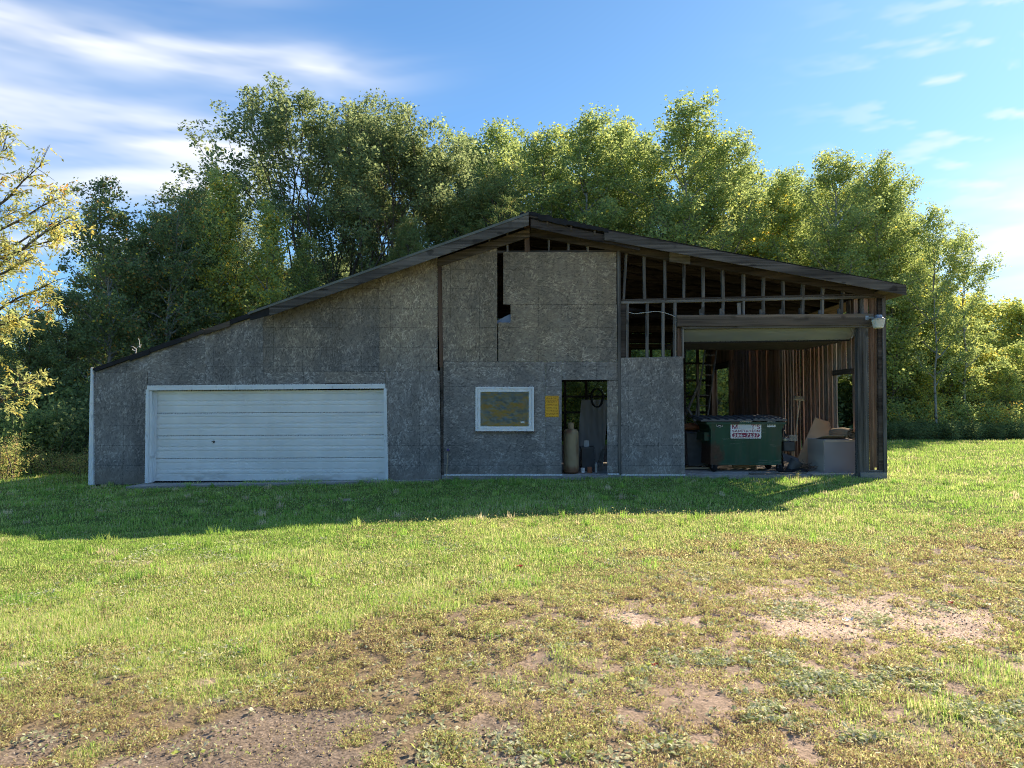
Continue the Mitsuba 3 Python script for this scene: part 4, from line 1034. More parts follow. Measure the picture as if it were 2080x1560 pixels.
def decurrent(seed, H, W_, pal, total, size, levels=6, trunk=0.24, r0=0.26, tuft=0.22, n0=5, lean=0.0):
    """A spreading tree: limbs that fork and fork again, leaf tufts at the ends."""
    r = np.random.default_rng(seed)
    wood_, tips = Soup(), []
    def go(p, d, L_, rad, lev):
        q = [p]
        for s_ in range(4):
            d = unit(d + r.normal(0, 0.13, 3) + np.array([0, 0, 0.05]))
            q.append(q[-1] + d * L_ / 4)
        q = np.array(q)
        wood_.add(*tube(q, np.linspace(rad, rad * 0.68, 5), 7 if lev < 2 else 4, False))
        if lev >= levels:
            tips.append(q[-1]); tips.append(q[2]); return
        if lev >= levels - 2: tips.append(q[-1])
        nb = 2 if r.random() < 0.62 else 3
        for k in range(nb):
            ax = unit(np.cross(d, r.normal(size=3)))
            dn = unit(rot_about(d, ax, (0.28 if k == 0 else 0.62) + r.normal(0, 0.14)))
            go(q[-1], dn, L_ * (0.70 + 0.16 * r.random()), rad * (0.72 if k == 0 else 0.56), lev + 1)
        if lev > 0 and r.random() < 0.6:
            ax = unit(np.cross(d, r.normal(size=3)))
            go(q[2], unit(rot_about(d, ax, 0.9)), L_ * 0.62, rad * 0.45, lev + 2 if lev + 2 <= levels else levels)
    h0 = H * trunk
    tp = np.array([[lean * t, 0.12 * math.sin(3 * t), h0 * t] for t in np.linspace(0, 1, 5)])
    wood_.add(*tube(tp, np.linspace(r0 * 1.25, r0, 5), 9))
    for k in range(n0):
        az = k * 2 * math.pi / n0 + r.normal(0, 0.35)
        el = 1.25 if k == 0 else 0.72 + 0.35 * r.random()
        go(tp[-1] - [0, 0, 0.3 * r.random()], np.array([math.cos(az) * math.cos(el), math.sin(az) * math.cos(el), math.sin(el)]), H * 0.24, r0 * (0.62 if k == 0 else 0.48), 1)
    tips = np.array(tips)
    wv, wf = wood_.mesh()
    sz = (H - 0.3) / np.percentile(tips[:, 2], 99.7); sx = W_ / (2 * np.percentile(np.hypot(tips[:, 0], tips[:, 1]), 97))
    S_ = np.array([sx, sx, sz])
    tips = tips * S_; wv = wv * S_
    wt = 0.12 + r.random(len(tips)) ** 2 * 1.6
    idx = r.choice(len(tips), total, p=wt / wt.sum())
    cen = tips[idx] + ball(r, total) * tuft * 1.75 * np.array([1.15, 1.15, 0.8])
    cen = cen[cen[:, 2] > 0.6]
    return (wv, wf), leaves(r, cen, size, pal, 0.62, 0.5)


def pine(seed, H, R, pal, total, bark):
    r = np.random.default_rng(seed)
    tz = np.linspace(0, 1, 8); tp = np.stack([0.05 * np.sin(tz * 5), 0.05 * np.cos(tz * 4), tz * H], 1)
    wood_ = Soup(); wood_.add(*tube(tp, H * 0.011 * (1 - 0.92 * tz), 7))
    pts, dirs = [], []
    for i in range(95):
        u = (i + r.random()) / 95; z = H * (0.12 + 0.87 * u)
        L_ = R * (1 - u) ** 0.75 * (0.55 + 0.6 * r.random()) + 0.3
        az = i * 2.4 + r.normal(0, 0.3); el = 0.12 + 0.65 * u
        d = np.array([math.cos(az) * math.cos(el), math.sin(az) * math.cos(el), math.sin(el)])
        q = np.array([np.array([0, 0, z]) + d * L_ * t + np.array([0, 0, 0.25 * L_ * t * t]) for t in np.linspace(0, 1, 5)])
        wood_.add(*tube(q, np.linspace(0.035, 0.008, 5), 4, False))
        for j in range(int(5 + L_ * 7)):
            t = 0.2 + 0.8 * r.random(); b0 = np.array([np.interp(t, np.linspace(0, 1, 5), q[:, k]) for k in range(3)])
            dd = unit(d + r.normal(0, 0.7, 3) + [0, 0, 0.2]); e = b0 + dd * (0.15 + 0.3 * r.random())
            pts.append(e); dirs.append(dd)
    pts, dirs = np.array(pts), np.array(dirs)
    idx = r.integers(0, len(pts), total)
    ax = dirs[idx] + r.normal(0, 0.7, (total, 3))
    cen = pts[idx] + ax * 0.06 + r.normal(0, 0.05, (total, 3))
    return wood_.mesh(), leaves(r, cen, 0.17, pal, 0.10, 0, 0.2, ax)


def shrub(seed, H, W_, pal, total, size, stems=14, spread=0.12, aspect=0.6, top=0.0):
    r = np.random.default_rng(seed)
    wood_, pts = Soup(), []
    for i in range(stems):
        b0 = np.array([r.normal(0, W_ * 0.22), r.normal(0, W_ * 0.22), 0])
        h = H * (0.55 + 0.45 * r.random()); q = [b0]; d = unit(np.array([b0[0] * 0.5, b0[1] * 0.5, 0.8]) + r.normal(0, 0.15, 3))
        for s_ in range(6):
            d = unit(d + r.normal(0, 0.12, 3) + [0, 0, 0.08]); q.append(q[-1] + d * h / 6)
        q = np.array(q); wood_.add(*tube(q, np.linspace(0.012 + 0.004 * H, 0.004, 7), 4, False))
        for j in range(22):
            t = top + (1 - top) * r.random() ** 0.8; b = np.array([np.interp(t, np.linspace(0, 1, 7), q[:, k]) for k in range(3)])
            dd = unit(r.normal(size=3) + [0, 0, 0.3]); l2 = (0.12 + 0.28 * W_ * 0.5) * r.random()
            pts += [b + dd * l2 * 0.5, b + dd * l2]
    pts = np.array(pts)
    cen = pts[r.integers(0, len(pts), total)] + r.normal(0, spread, (total, 3)); cen = cen[cen[:, 2] > 0.03]
    return wood_.mesh(), leaves(r, cen, size, pal, aspect)


G1, G2, G3, G4 = (0.122, 0.152, 0.052), (0.094, 0.122, 0.048), (0.154, 0.177, 0.060), (0.080, 0.102, 0.046)
YL, OR, RD, DK, OL = (0.30, 0.245, 0.04), (0.33, 0.18, 0.04), (0.26, 0.08, 0.03), (0.056, 0.078, 0.034), (0.118, 0.130, 0.048)
pal = lambda *a: [(*c, w) for c, w in a]
ASP = pal((G1, 4), (G2, 3), (G3, 3), (G4, 1), (YL, 0.12))
ASPY = pal((G1, 3), (G3, 4), (YL, 1.6), (OL, 1), (OR, 0.15))
SAP = pal((G3, 5), (G1, 3), ((0.19, 0.20, 0.05), 2), (G4, 0.6))
SAPY = pal((G3, 4), ((0.22, 0.21, 0.05), 3), (YL, 1.2), (G1, 2), (OR, 0.15))
GOLD = pal((YL, 1.6), (G3, 4), (OR, 0.2), (G1, 3))
DARK = pal((DK, 3), (G4, 5), (G2, 2.5), (OR, 0.15))
BIR = pal((DK, 3), (G4, 3), (G2, 2), ((0.20, 0.12, 0.04), 0.7), (YL, 0.3))
OAK = pal(((0.078, 0.098, 0.046), 4), (G4, 4), ((0.110, 0.130, 0.060), 3), (DK, 1))
PIN = pal(((0.075, 0.10, 0.04), 3), ((0.10, 0.12, 0.045), 2), ((0.13, 0.12, 0.05), 0.6))
WAL = pal(((0.34, 0.29, 0.07), 2.2), ((0.33, 0.325, 0.12), 4), ((0.22, 0.25, 0.10), 4), (OR, 0.25))

protos = {}


def proto(name, made, bark, height):
    (wv, wf), (lv, lf, lc) = made
    scene['shape_' + name] = {'type': 'shapegroup', 'crown': mikit.ply((lv, lf), 'leaf', color=lc), 'trunk': mikit.ply((wv, wf), bark, smooth=True)}
    protos[name] = (float(lv[:, 2].max() * 0.99), height)


proto('aspen_a', excurrent(1, 14.5, 0.20, 3.0, 66, 0.66, ASP, 26000, 0.098, 'bark_pale'), 'bark_pale', 14.5)
proto('aspen_b', excurrent(2, 13.0, 0.14, 2.6, 60, 0.78, ASP, 22500, 0.098, 'bark_pale', lean=0.03), 'bark_pale', 13)
proto('aspen_c', excurrent(3, 14.0, 0.25, 3.3, 60, 0.55, ASP, 23500, 0.10, 'bark_pale', drop=0.16), 'bark_pale', 14)
proto('aspen_yellow', excurrent(4, 10.5, 0.12, 2.0, 54, 0.7, ASPY, 16000, 0.11, 'bark_pale'), 'bark_pale', 10.5)
proto('aspen_gold', excurrent(5, 10.0, 0.15, 1.9, 48, 0.7, GOLD, 13000, 0.11, 'bark_pale', drop=0.2), 'bark_pale', 10)
proto('aspen_open', excurrent(6, 11.5, 0.22, 3.0, 36, 0.55, ASP, 11500, 0.10, 'bark_pale', drop=0.18, lean=0.07, spread=0.15, r0=0.07), 'bark_pale', 11.5)
proto('birch', excurrent(7, 10.0, 0.10, 2.2, 60, 0.55, BIR, 15000, 0.095, 'bark_pale', droop=0.5, spread=0.14), 'bark_pale', 10)
proto('birch_dark', excurrent(8, 9.0, 0.04, 2.6, 60, 0.40, DARK, 16000, 0.105, 'bark_grey', droop=0.35, spread=0.16), 'bark_grey', 9)
proto('oak_a', decurrent(11, 15.5, 11.0, OAK, 46000, 0.15, 6, tuft=0.21), 'bark_grey', 15.5)
proto('oak_b', decurrent(12, 15.0, 8.0, OAK, 36000, 0.135, 6, tuft=0.21, n0=4), 'bark_grey', 15)
proto('pine', pine(13, 9.0, 2.3, PIN, 26000, 'bark_grey'), 'bark_grey', 9)
proto('sapling', excurrent(14, 5.5, 0.10, 1.35, 40, 0.75, SAP, 4600, 0.10, 'bark_grey', spread=0.15, r0=0.03), 'bark_grey', 5.5)
proto('sapling_yellow', excurrent(15, 5.0, 0.10, 1.3, 38, 0.7, SAPY, 4200, 0.10, 'bark_grey', spread=0.15, r0=0.026), 'bark_grey', 5)
proto('shrub_green', shrub(16, 1.7, 1.6, pal((G1, 3), (G2, 3), (G3, 2)), 3800, 0.085), 'bark_grey', 1.7)
proto('shrub_dark', shrub(17, 1.4, 2.0, pal((DK, 3), (G4, 3), (G2, 2)), 4800, 0.08), 'bark_grey', 1.4)
proto('shrub_gold', shrub(18, 1.6, 1.2, pal(((0.36, 0.29, 0.06), 3), ((0.34, 0.31, 0.08), 3), (OR, 1.2), (G3, 3), (RD, 0.25)), 1900, 0.07, top=0.35), 'bark_grey', 1.6)
proto('weed_tall', shrub(19, 1.1, 0.8, pal((G3, 3), (OL, 3), ((0.20, 0.15, 0.07), 2)), 1400, 0.055, 10, 0.06, 0.35), 'bark_grey', 1.1)

trng = np.random.default_rng(99)


def plant(key, pname, px, depth, top=None, h=None, width=1.0, rot=None, xy=None):
    x, y = xy if xy is not None else at_depth(px, depth)
    zg = float(ground_z(x, y)) - 0.05
    ph = protos[pname][0]
    H_ = h if h else at(px, top, y)[2] - zg
    s = H_ / ph
    scene[key] = {'type': 'instance', 'group': {'type': 'ref', 'id': 'shape_' + pname},
                  'to_world': T().translate([x, y, zg]).rotate([0, 0, 1], float(trng.random() * 360 if rot is None else rot)).scale([s * width, s * width, s])}


ORD = 'first second third fourth fifth sixth seventh eighth ninth tenth eleventh twelfth thirteenth fourteenth fifteenth sixteenth seventeenth eighteenth nineteenth twentieth'.split()
# the two oaks and the pines over the left roof slope
plant('oak_tree', 'oak_a', 665, 31.5, 188, width=0.98, rot=40); tag('oak_tree', 'largest oak, its ragged dark crown rising highest over the low roof slope', 'tree', 'oaks behind the barn')
plant('oak_tree_001', 'oak_b', 835, 31, 226, width=1.0, rot=200); tag('oak_tree_001', 'oak with open dark limbs between the largest oak and the barn ridge', 'tree', 'oaks behind the barn')
plant('oak_tree_002', 'oak_b', 455, 33, 350, width=1.2, rot=90); tag('oak_tree_002', 'lower oak showing behind the pale green aspen over the low roof', 'tree', 'oaks behind the barn')
plant('oak_tree_003', 'oak_a', 770, 36, 335, width=0.9, rot=150); tag('oak_tree_003', 'oak filling the gap behind the two tall oaks', 'tree', 'oaks behind the barn')
plant('pine_tree', 'pine', 1015, 29.5, 335, width=1.25); tag('pine_tree', 'soft olive green pine just behind the barn ridge', 'tree', 'pines behind the barn')
plant('pine_tree_001', 'pine', 830, 27.5, 432, width=0.9); tag('pine_tree_001', 'small pine poking up over the low roof below the oaks', 'tree', 'pines behind the barn')
plant('pine_tree_002', 'pine', 935, 29.5, 400, width=1.1); tag('pine_tree_002', 'pine between the small pine and the barn ridge', 'tree', 'pines behind the barn')
# birches and yellowing aspens over the low roof
LB = [('birch', 225, 23.5, 352, 1.0, 'birch with pale trunk and browning top at the low end of the roof'),
      ('birch', 335, 24.5, 395, 0.95, 'birch between the pale trunked birch and the yellow green aspen'),
      ('birch_dark', 278, 26, 440, 1.0, 'dark leafy birch behind the two birches at the low roof end'),
      ('birch_dark', 150, 23, 590, 1.1, 'dark low birch right beside the yellow walnut'),
      ('birch_dark', 385, 26.5, 470, 1.0, 'dark birch at the foot of the lower oak'),
      ('birch_dark', 60, 22.5, 640, 1.1, 'dark low birch hidden under the yellow walnut branches'),
      ('birch', 290, 25.5, 425, 1.0, 'birch filling the gap between the two browning birches'),
      ('birch', 395, 27, 372, 1.0, 'birch just left of the yellow green aspen, in front of the lower oak'),
      ('birch_dark', -40, 23, 600, 1.2, 'dark birch behind the walnut at the edge of the photo')]
for pn, px, dp, tp_, wd, lb in LB:
    k = num('birch_tree'); plant(k, pn, px, dp, tp_, width=wd); tag(k, lb, 'tree', 'birches at the low end of the barn')
AS = [('aspen_yellow', 455, 26.5, 338, 0.95, 'yellow green aspen in front of the big oak over the low roof'),
      ('aspen_yellow', 545, 26.5, 405, 1.0, 'yellowing aspen with gold leaves beside the yellow green aspen'),
      ('aspen_b', 610, 28, 470, 1.0, 'short green aspen just above the mid point of the low roof'),
      ('aspen_b', 1020, 37, 230, 1.0, 'aspen directly above the barn ridge'),
      ('aspen_c', 1110, 35, 240, 1.0, 'first aspen over the open bay roof counted from the ridge'),
      ('aspen_a', 1190, 34, 228, 1.1, 'second aspen over the open bay roof counted from the ridge'),
      ('aspen_b', 1265, 37, 262, 1.0, 'third aspen over the open bay roof counted from the ridge, set back'),
      ('aspen_c', 1330, 34, 268, 1.0, 'fourth aspen over the open bay roof counted from the ridge'),
      ('aspen_a', 1395, 32.5, 203, 1.15, 'tallest aspen with a spiky top over the middle of the open bay roof'),
      ('aspen_c', 1465, 33.5, 268, 1.0, 'aspen leaning on the right flank of the tallest aspen'),
      ('aspen_b', 1540, 37, 330, 0.9, 'thin aspen in the dip of the skyline past the tallest aspen'),
      ('aspen_gold', 1585, 34.5, 385, 1.0, 'gold tinged aspen over the open bay roof'),
      ('aspen_b', 1640, 34, 335, 1.0, 'aspen just past the gold tinged aspen'),
      ('aspen_a', 1700, 32, 300, 1.05, 'tall aspen over the right end of the roof'),
      ('aspen_c', 1775, 33.5, 318, 0.95, 'aspen beside the tall aspen at the right roof end'),
      ('aspen_b', 1830, 34, 365, 0.95, 'aspen whose crown ends the dense stand past the roof eave'),
      ('aspen_open', 1905, 32, 400, 1.0, 'slender open aspen with white stem standing clear beside the lawn'),
      ('aspen_open', 1965, 33.5, 455, 1.1, 'sparse leaning aspen that reaches farthest into the sky past the eave'),
      ('aspen_c', 1240, 40, 250, 1.0, 'aspen in the second row behind the open bay roof'),
      ('aspen_a', 1500, 40, 330, 1.1, 'aspen in the second row right of the tallest aspen'),
      ('aspen_a', 1600, 41, 350, 1.1, 'aspen in the second row behind the gold tinged aspen'),
      ('aspen_c', 950, 38, 255, 1.0, 'aspen in the second row between the oak and the ridge'),
      ('aspen_b', 1740, 40, 360, 1.1, 'aspen in the second row behind the right roof end'),
      ('aspen_a', 1840, 42, 430, 1.2, 'low aspen in the second row past the eave'),
      ('aspen_c', 1065, 40, 268, 1.1, 'aspen filling the gap behind the one above the ridge'),
      ('aspen_b', 1155, 41, 262, 1.1, 'aspen filling the gap between the first and second over the open bay'),
      ('aspen_b', 1300, 41, 290, 1.1, 'aspen filling the gap between the third and fourth over the open bay'),
      ('aspen_a', 1430, 41, 275, 1.0, 'aspen filling the gap behind the tallest spiky aspen'),
      ('aspen_c', 1560, 42, 368, 1.2, 'aspen filling the dip left of the gold tinged aspen'),
      ('aspen_c', 1670, 41, 345, 1.1, 'aspen filling the gap right of the gold tinged aspen'),
      ('aspen_c', 1790, 41, 372, 1.1, 'aspen filling the gap behind the end of the dense stand'),
      ('aspen_b', 1880, 39, 500, 1.3, 'low aspen behind the slender open aspen')]
for pn, px, dp, tp_, wd, lb in AS:
    k = num('aspen_tree'); plant(k, pn, px, dp, tp_, width=wd * (1.0 if px < 700 or pn == 'aspen_open' else 1.22), rot=20 if pn == 'aspen_open' else None); tag(k, lb, 'tree', 'aspens behind the barn')
# saplings and shrubs along the lawn edge, past the open bay
SP = [(1800, 36, 560), (1835, 35, 600), (1872, 36.5, 575), (1905, 37.5, 590), (1940, 36.5, 625), (1972, 39, 585), (2005, 40, 600), (2040, 41, 598), (2075, 40, 610), (2110, 41, 600), (2160, 41, 590), (1855, 34, 720), (1900, 34.5, 690), (1955, 35, 720), (2015, 35.5, 700), (2068, 35.5, 690), (2120, 35, 700), (1818, 33.2, 650), (1878, 33.4, 745), (1930, 34, 690), (1985, 34, 740), (2045, 34, 730)]
for i, (px, dp, tp_) in enumerate(SP):
    k = num('sapling'); plant(k, 'sapling_yellow' if i in (3, 5, 7, 12, 14, 9, 18, 20) else 'sapling', px, dp, tp_, width=1.35)
    row = 'back row' if i < 11 else 'front row'
    n_ = i if i < 11 else i - 11
    tag(k, f'{ORD[n_]} sapling from the barn in the {row} beyond the lawn', 'tree', 'saplings beyond the lawn')
sh = 0
for i, px in enumerate(np.arange(1806, 2160, 27)):
    k = num('shrub'); plant(k, ['shrub_gold', 'shrub_green', 'shrub_gold', 'shrub_gold', 'shrub_green'][i % 5], px, 33 + 0.6 * trng.random(), h=1.5 + 0.5 * trng.random(), width=1.2)
    tag(k, f'{ORD[i]} shrub from the barn in the golden row at the lawn edge', 'shrub', 'shrubs at the lawn edge')
for i, px in enumerate(np.arange(1806, 2180, 34)):
    k = num('shrub'); plant(k, 'shrub_dark', px, 31.5 + 0.6 * trng.random(), h=0.85 + 0.25 * trng.random(), width=1.2)
    tag(k, f'{ORD[i]} dark shrub from the barn in the low row along the mown grass', 'shrub', 'low shrubs along the mown grass')
# shrubs by the low end of the barn
SL = [(10, 19.5, 820), (60, 20, 790), (110, 20.2, 820), (155, 20, 800), (-40, 20, 800), (35, 21.5, 740), (95, 22, 735), (150, 22, 740)]
for i, (px, dp, tp_) in enumerate(SL):
    k = num('shrub'); plant(k, 'shrub_green' if i in (0, 1, 5) else 'shrub_dark', px, dp, tp_, width=1.0)
    tag(k, f'{ORD[i]} shrub of the thicket under the yellow walnut by the white corner strip', 'shrub', 'shrubs at the low end of the barn')
# plants behind the barn, seen through the open frame
for i, px in enumerate((1130, 1165, 1200, 1240, 1280, 1320, 1360, 1395, 1420, 1448, 1475, 1500)):
    k = num('sapling'); plant(k, 'sapling' if i % 3 else 'sapling_yellow', px, 30.5 + 2.5 * trng.random(), h=4.2 + trng.random(), width=1.3)
    tag(k, f'{ORD[i]} sapling of the row behind the barn, seen through the open frame', 'tree', 'saplings behind the barn')

# far woods that read as one mass, ahead and behind the camera
wn = 0
for px in np.arange(-420, 2560, 62):
    for dp in ((46, 58) if px < 1640 else (64, 76)):
        right = px > 1780
        left = px < 200
        h = (9.5 + 1.5 * trng.random()) if right else (7.5 + 1.5 * trng.random()) if left else 11.5 + 2 * trng.random()
        wn += 1
        plant(f'woods__{wn:03d}', ('aspen_a', 'aspen_c', 'birch_dark', 'aspen_b', 'oak_b')[int(trng.integers(0, 5))], px + 25 * trng.normal(), dp + 3 * trng.random(), h=h, width=1.35)
for i in range(16):
    wn += 1
    plant(f'woods__{wn:03d}', ('aspen_a', 'oak_b', 'birch_dark')[i % 3], 0, 0, h=9 + 3 * trng.random(), width=1.4, xy=(-34 + 4.6 * i + trng.normal(), -47 - 4 * trng.random()))
for i in range(60):                                  # undergrowth in the woods
    wn += 1
    plant(f'woods__{wn:03d}', ('shrub_dark', 'sapling', 'shrub_green')[i % 3], -300 + 44 * i, 36 + 8 * trng.random(), h=2.2 + 1.6 * trng.random(), width=1.8)
tag('woods', 'far woods behind the rows of trees that can be told apart', kind='stuff')

# the walnut at the low end: limbs reach in from beyond the frame
def walnut():
    r = np.random.default_rng(31)
    wood_, lv, ax_ = Soup(), [], []
    bx_, by_ = at_depth(-215, 16.0)
    zg = float(ground_z(bx_, by_))
    tr_ = np.array([[bx_ + 0.15 * t, by_ - 0.1 * t, zg - 0.1 + 6.8 * t] for t in np.linspace(0, 1, 8)])
    wood_.add(*tube(tr_, np.linspace(0.2, 0.07, 8), 9))
    ends = [((112, 452), 0.8), ((118, 568), 1.2), ((130, 395), 1.6), ((85, 335), 0.3), ((20, 300), 1.0), ((150, 480), 2.0), ((70, 520), -0.4), ((60, 640), 0.4), ((95, 775), 0.9), ((60, 800), 0.2), ((-60, 340), 0), ((-120, 420), 1.5), ((-100, 560), -0.6), ((-60, 720), 0.8), ((30, 430), 1.8), ((140, 440), 0.4), ((100, 620), 1.4), ((-20, 450), 0.2)]
    for (e, yy) in ends:
        E = at(*e, yy)
        t0 = np.clip((E[2] - zg) * 0.62 / 6.8, 0.18, 0.95); S0 = np.array([np.interp(t0, np.linspace(0, 1, 8), tr_[:, k]) for k in range(3)])
        L_ = np.linalg.norm(E - S0)
        mid = (S0 + E) / 2 + np.array([0, 0, 0.05 * L_]) + r.normal(0, 0.05 * L_, 3)
        ts = np.linspace(0, 1, 9)[:, None]
        q = (1 - ts) ** 2 * S0 + 2 * ts * (1 - ts) * mid + ts ** 2 * E + r.normal(0, 0.025, (9, 3)) * (ts > 0)
        wood_.add(*tube(q, np.linspace(0.014 * L_ + 0.012, 0.008, 9), 6, False))
        for j in range(int(9 + L_ * 5)):
            s_ = 0.25 + 0.75 * r.random() ** 0.8
            b0 = np.array([np.interp(s_, np.linspace(0, 1, 9), q[:, k]) for k in range(3)])
            d = unit(E - S0) + r.normal(0, 0.75, 3); d[2] += 0.15; d = unit(d)
            l2 = (0.3 + 0.7 * r.random()) * (1.25 - 0.55 * s_)
            qq = np.array([b0 + d * l2 * a_ + np.array([0, 0, -0.12 * a_ * a_ * l2]) for a_ in (0, 0.5, 1)])
            wood_.add(*tube(qq, [0.010, 0.007, 0.004], 4, False))
            for c in range(int(1 + 4.4 * r.random())):
                a_ = 0.25 + 0.78 * r.random()
                c0 = b0 + d * l2 * a_ + np.array([0, 0, -0.12 * a_ * a_ * l2])
                rd = unit(d * 0.2 + r.normal(0, 0.9, 3) + np.array([0, 0, -0.35]))
                lv.append(c0); ax_.append(rd)
    lv, ax_ = np.array(lv), np.array(ax_)
    n = len(lv)
    # compound leaves: pairs of slim leaflets on a drooping stalk
    side = np.cross(ax_, r.normal(size=(n, 3)) * 0.5 + [0, 0, 1]); side /= np.linalg.norm(side, axis=1, keepdims=True)
    nrm_ = np.cross(side, ax_)
    Lr = 0.25 * (0.8 + 0.4 * r.random((n, 1)))
    cen, dirs, nn = [], [], []
    for k in range(5):
        t = (k + 0.6) / 5
        for sg_ in ((-1, 1) if k < 4 else (0,)):
            dd = ax_ * (0.45 if sg_ else 1) + side * sg_ * 0.9 - np.array([0, 0, 0.3]) + r.normal(0, 0.3, (n, 3)); dd /= np.linalg.norm(dd, axis=1, keepdims=True)
            c0 = lv + ax_ * Lr * t + np.array([0, 0, -1]) * Lr * 0.3 * t * t
            cen.append(c0 + dd * 0.045); dirs.append(dd); nn.append(nrm_ + 0.55 * r.normal(size=(n, 3)))
    per = len(cen)
    cen, dirs, nn = np.concatenate(cen), np.concatenate(dirs), np.concatenate(nn) + 0.25 * r.normal(size=(n * per, 3))
    b = np.cross(nn, dirs); b /= np.linalg.norm(b, axis=1, keepdims=True) + 1e-9
    s = 0.10 * (0.7 + 0.5 * r.random((len(cen), 1)))
    V = np.stack([cen - dirs * s / 2, cen + b * s * 0.2, cen + dirs * s / 2, cen - b * s * 0.2], 1).reshape(-1, 3)
    i = np.arange(len(cen)) * 4
    Fc = np.vstack([np.stack([i, i + 1, i + 2], 1), np.stack([i, i + 2, i + 3], 1)])
    cols = np.array([c[:3] for c in WAL]); w = np.array([c[3] for c in WAL]); w /= w.sum()
    cc = np.tile(cols[r.choice(len(cols), n, p=w)] * (0.8 + 0.4 * r.random((n, 1))), (per, 1)) * (0.9 + 0.2 * r.random((n * per, 1)))
    return wood_.mesh(), V, Fc, np.repeat(cc * 2.0, 4, 0)


wm, V, Fc, cc = walnut()
put('walnut_tree__trunk', wm, 'bark_grey', smooth=True)
scene['walnut_tree__crown'] = mikit.ply((V, Fc), 'leaf', color=cc)
tag('walnut_tree', 'walnut with sparse yellow feathery leaves reaching in at the low end of the barn', 'tree')

# ------------------------------------------------------------------ grass and ground cover
def scatter(seed, n, x0, x1, y0, y1, dens, chunk=2.0):
    r = np.random.default_rng(seed)
    m_ = int(n * chunk)
    x, y = x0 + (x1 - x0) * r.random(m_), y0 + (y1 - y0) * r.random(m_)
    k = r.random(m_) < dens(x, y)
    return x[k][:n], y[k][:n], r


def cov(x, y): return cover(x, y, lambda a, b: np_noise(a, b), np_ss, np.maximum, np.exp)


CAMXY = np.array([0, CAM_Y])
BARN = lambda x, y: (x > -8.75) & (x < 5.9) & (y > -0.06) & (y < 12.4) | (x >= 5.9) & (x < 7.75) & (y > 0.3) & (y < 12.4)


def in_view(x, y, margin=1.35):
    d = y - CAM_Y
    return (np.abs(x) < 0.72 * margin * d + 0.8) & (d > 2.2)


def blades(x, y, r, L_, W_, col, lean=0.45, seg=2):
    n = len(x)
    z = ground_z(x, y) - 0.004
    az = r.random(n) * 2 * np.pi
    h = np.stack([np.cos(az), np.sin(az)], 1)
    wv = np.stack([-h[:, 1], h[:, 0], 0 * az], 1) * (W_ / 2)[:, None]
    le = np.abs(r.normal(0, lean, n)).clip(0, 1.1)
    p0 = np.stack([x, y, z], 1)
    out = np.stack([h[:, 0], h[:, 1], 0 * az], 1)
    up = np.array([0, 0, 1.0])
    p1 = p0 + (up * np.cos(le * 0.5)[:, None] + out * np.sin(le * 0.5)[:, None]) * (L_ * 0.55)[:, None]
    p2 = p1 + (up * np.cos(le * 1.4)[:, None] + out * np.sin(le * 1.4)[:, None]) * (L_ * 0.45)[:, None]
    if seg == 2:
        V = np.stack([p0 - wv, p0 + wv, p1 - wv * 0.8, p1 + wv * 0.8, p2], 1).reshape(-1, 3); i = np.arange(n) * 5
        Fc = np.vstack([np.stack([i, i + 1, i + 3], 1), np.stack([i, i + 3, i + 2], 1), np.stack([i + 2, i + 3, i + 4], 1)]); k = 5
    else:
        V = np.stack([p0 - wv, p0 + wv, p2], 1).reshape(-1, 3); i = np.arange(n) * 3
        Fc = np.stack([i, i + 1, i + 2], 1); k = 3
    return V, Fc, np.repeat(np.minimum(col * 2.2, 0.85), k, 0)


def pick(r, n, cols, w):
    w = np.asarray(w, float)
    if w.ndim == 1: w = np.tile(w, (n, 1))
    c = np.cumsum(w / w.sum(1, keepdims=True), 1)
    i = (r.random((n, 1)) > c).sum(1).clip(0, len(cols) - 1)
    return np.array(cols)[i] * (0.8 + 0.4 * r.random((n, 1)))


LG = [(0.165, 0.250, 0.050), (0.125, 0.210, 0.045), (0.220, 0.275, 0.080), (0.285, 0.295, 0.130), (0.325, 0.285, 0.175)]
parts = []


def lawn_layer(seed, n, y0, y1, Lm, Wm, seg, chunk, xr=(-20, 24)):
    def dens(x, y):
        lawn, bare, sand, yel = cov(x, y)
        k = lawn * (1 - 0.9 * bare) * (1 - 0.95 * sand) * (0.55 + 0.45 * np_noise(x * 5, y * 5, 4))
        k = np.where(BARN(x, y) | ~in_view(x, y), 0, k)
        return k * np.where((y > 15.8) | ((x < -12.5) & (y > 4.5)), 0.2, 1)
    x, y, r = scatter(seed, n, *xr, y0, y1, dens, chunk)
    lawn, bare, sand, yel = cov(x, y)
    m_ = len(x)
    tall = np_ss(0.45, 0.8, np_noise(x * 1.7, y * 1.7, 8))
    edge_ = np.exp(-((y + 0.2) / 0.35) ** 2) * (x < 6.3)
    L_ = Lm * (0.55 + 0.7 * r.random(m_)) * (0.75 + 0.75 * tall) * (1 + 0.6 * edge_)
    W_ = Wm * (0.7 + 0.6 * r.random(m_))
    near = np_ss(8.5, 4.0, y - CAM_Y)
    yy = np.clip(yel * 0.9 + 0.1, 0, 1)
    w = np.stack([1.3 * (1 - 0.6 * yy), 1.3 * (1 - 0.7 * yy), 1.0 + 0 * yy, 0.15 + 1.0 * yy, 0.08 + 0.35 * yy + 0.3 * near * yy], 1)
    col = pick(r, m_, LG, w)
    return blades(x, y, r, L_, W_, col, 0.75, seg)


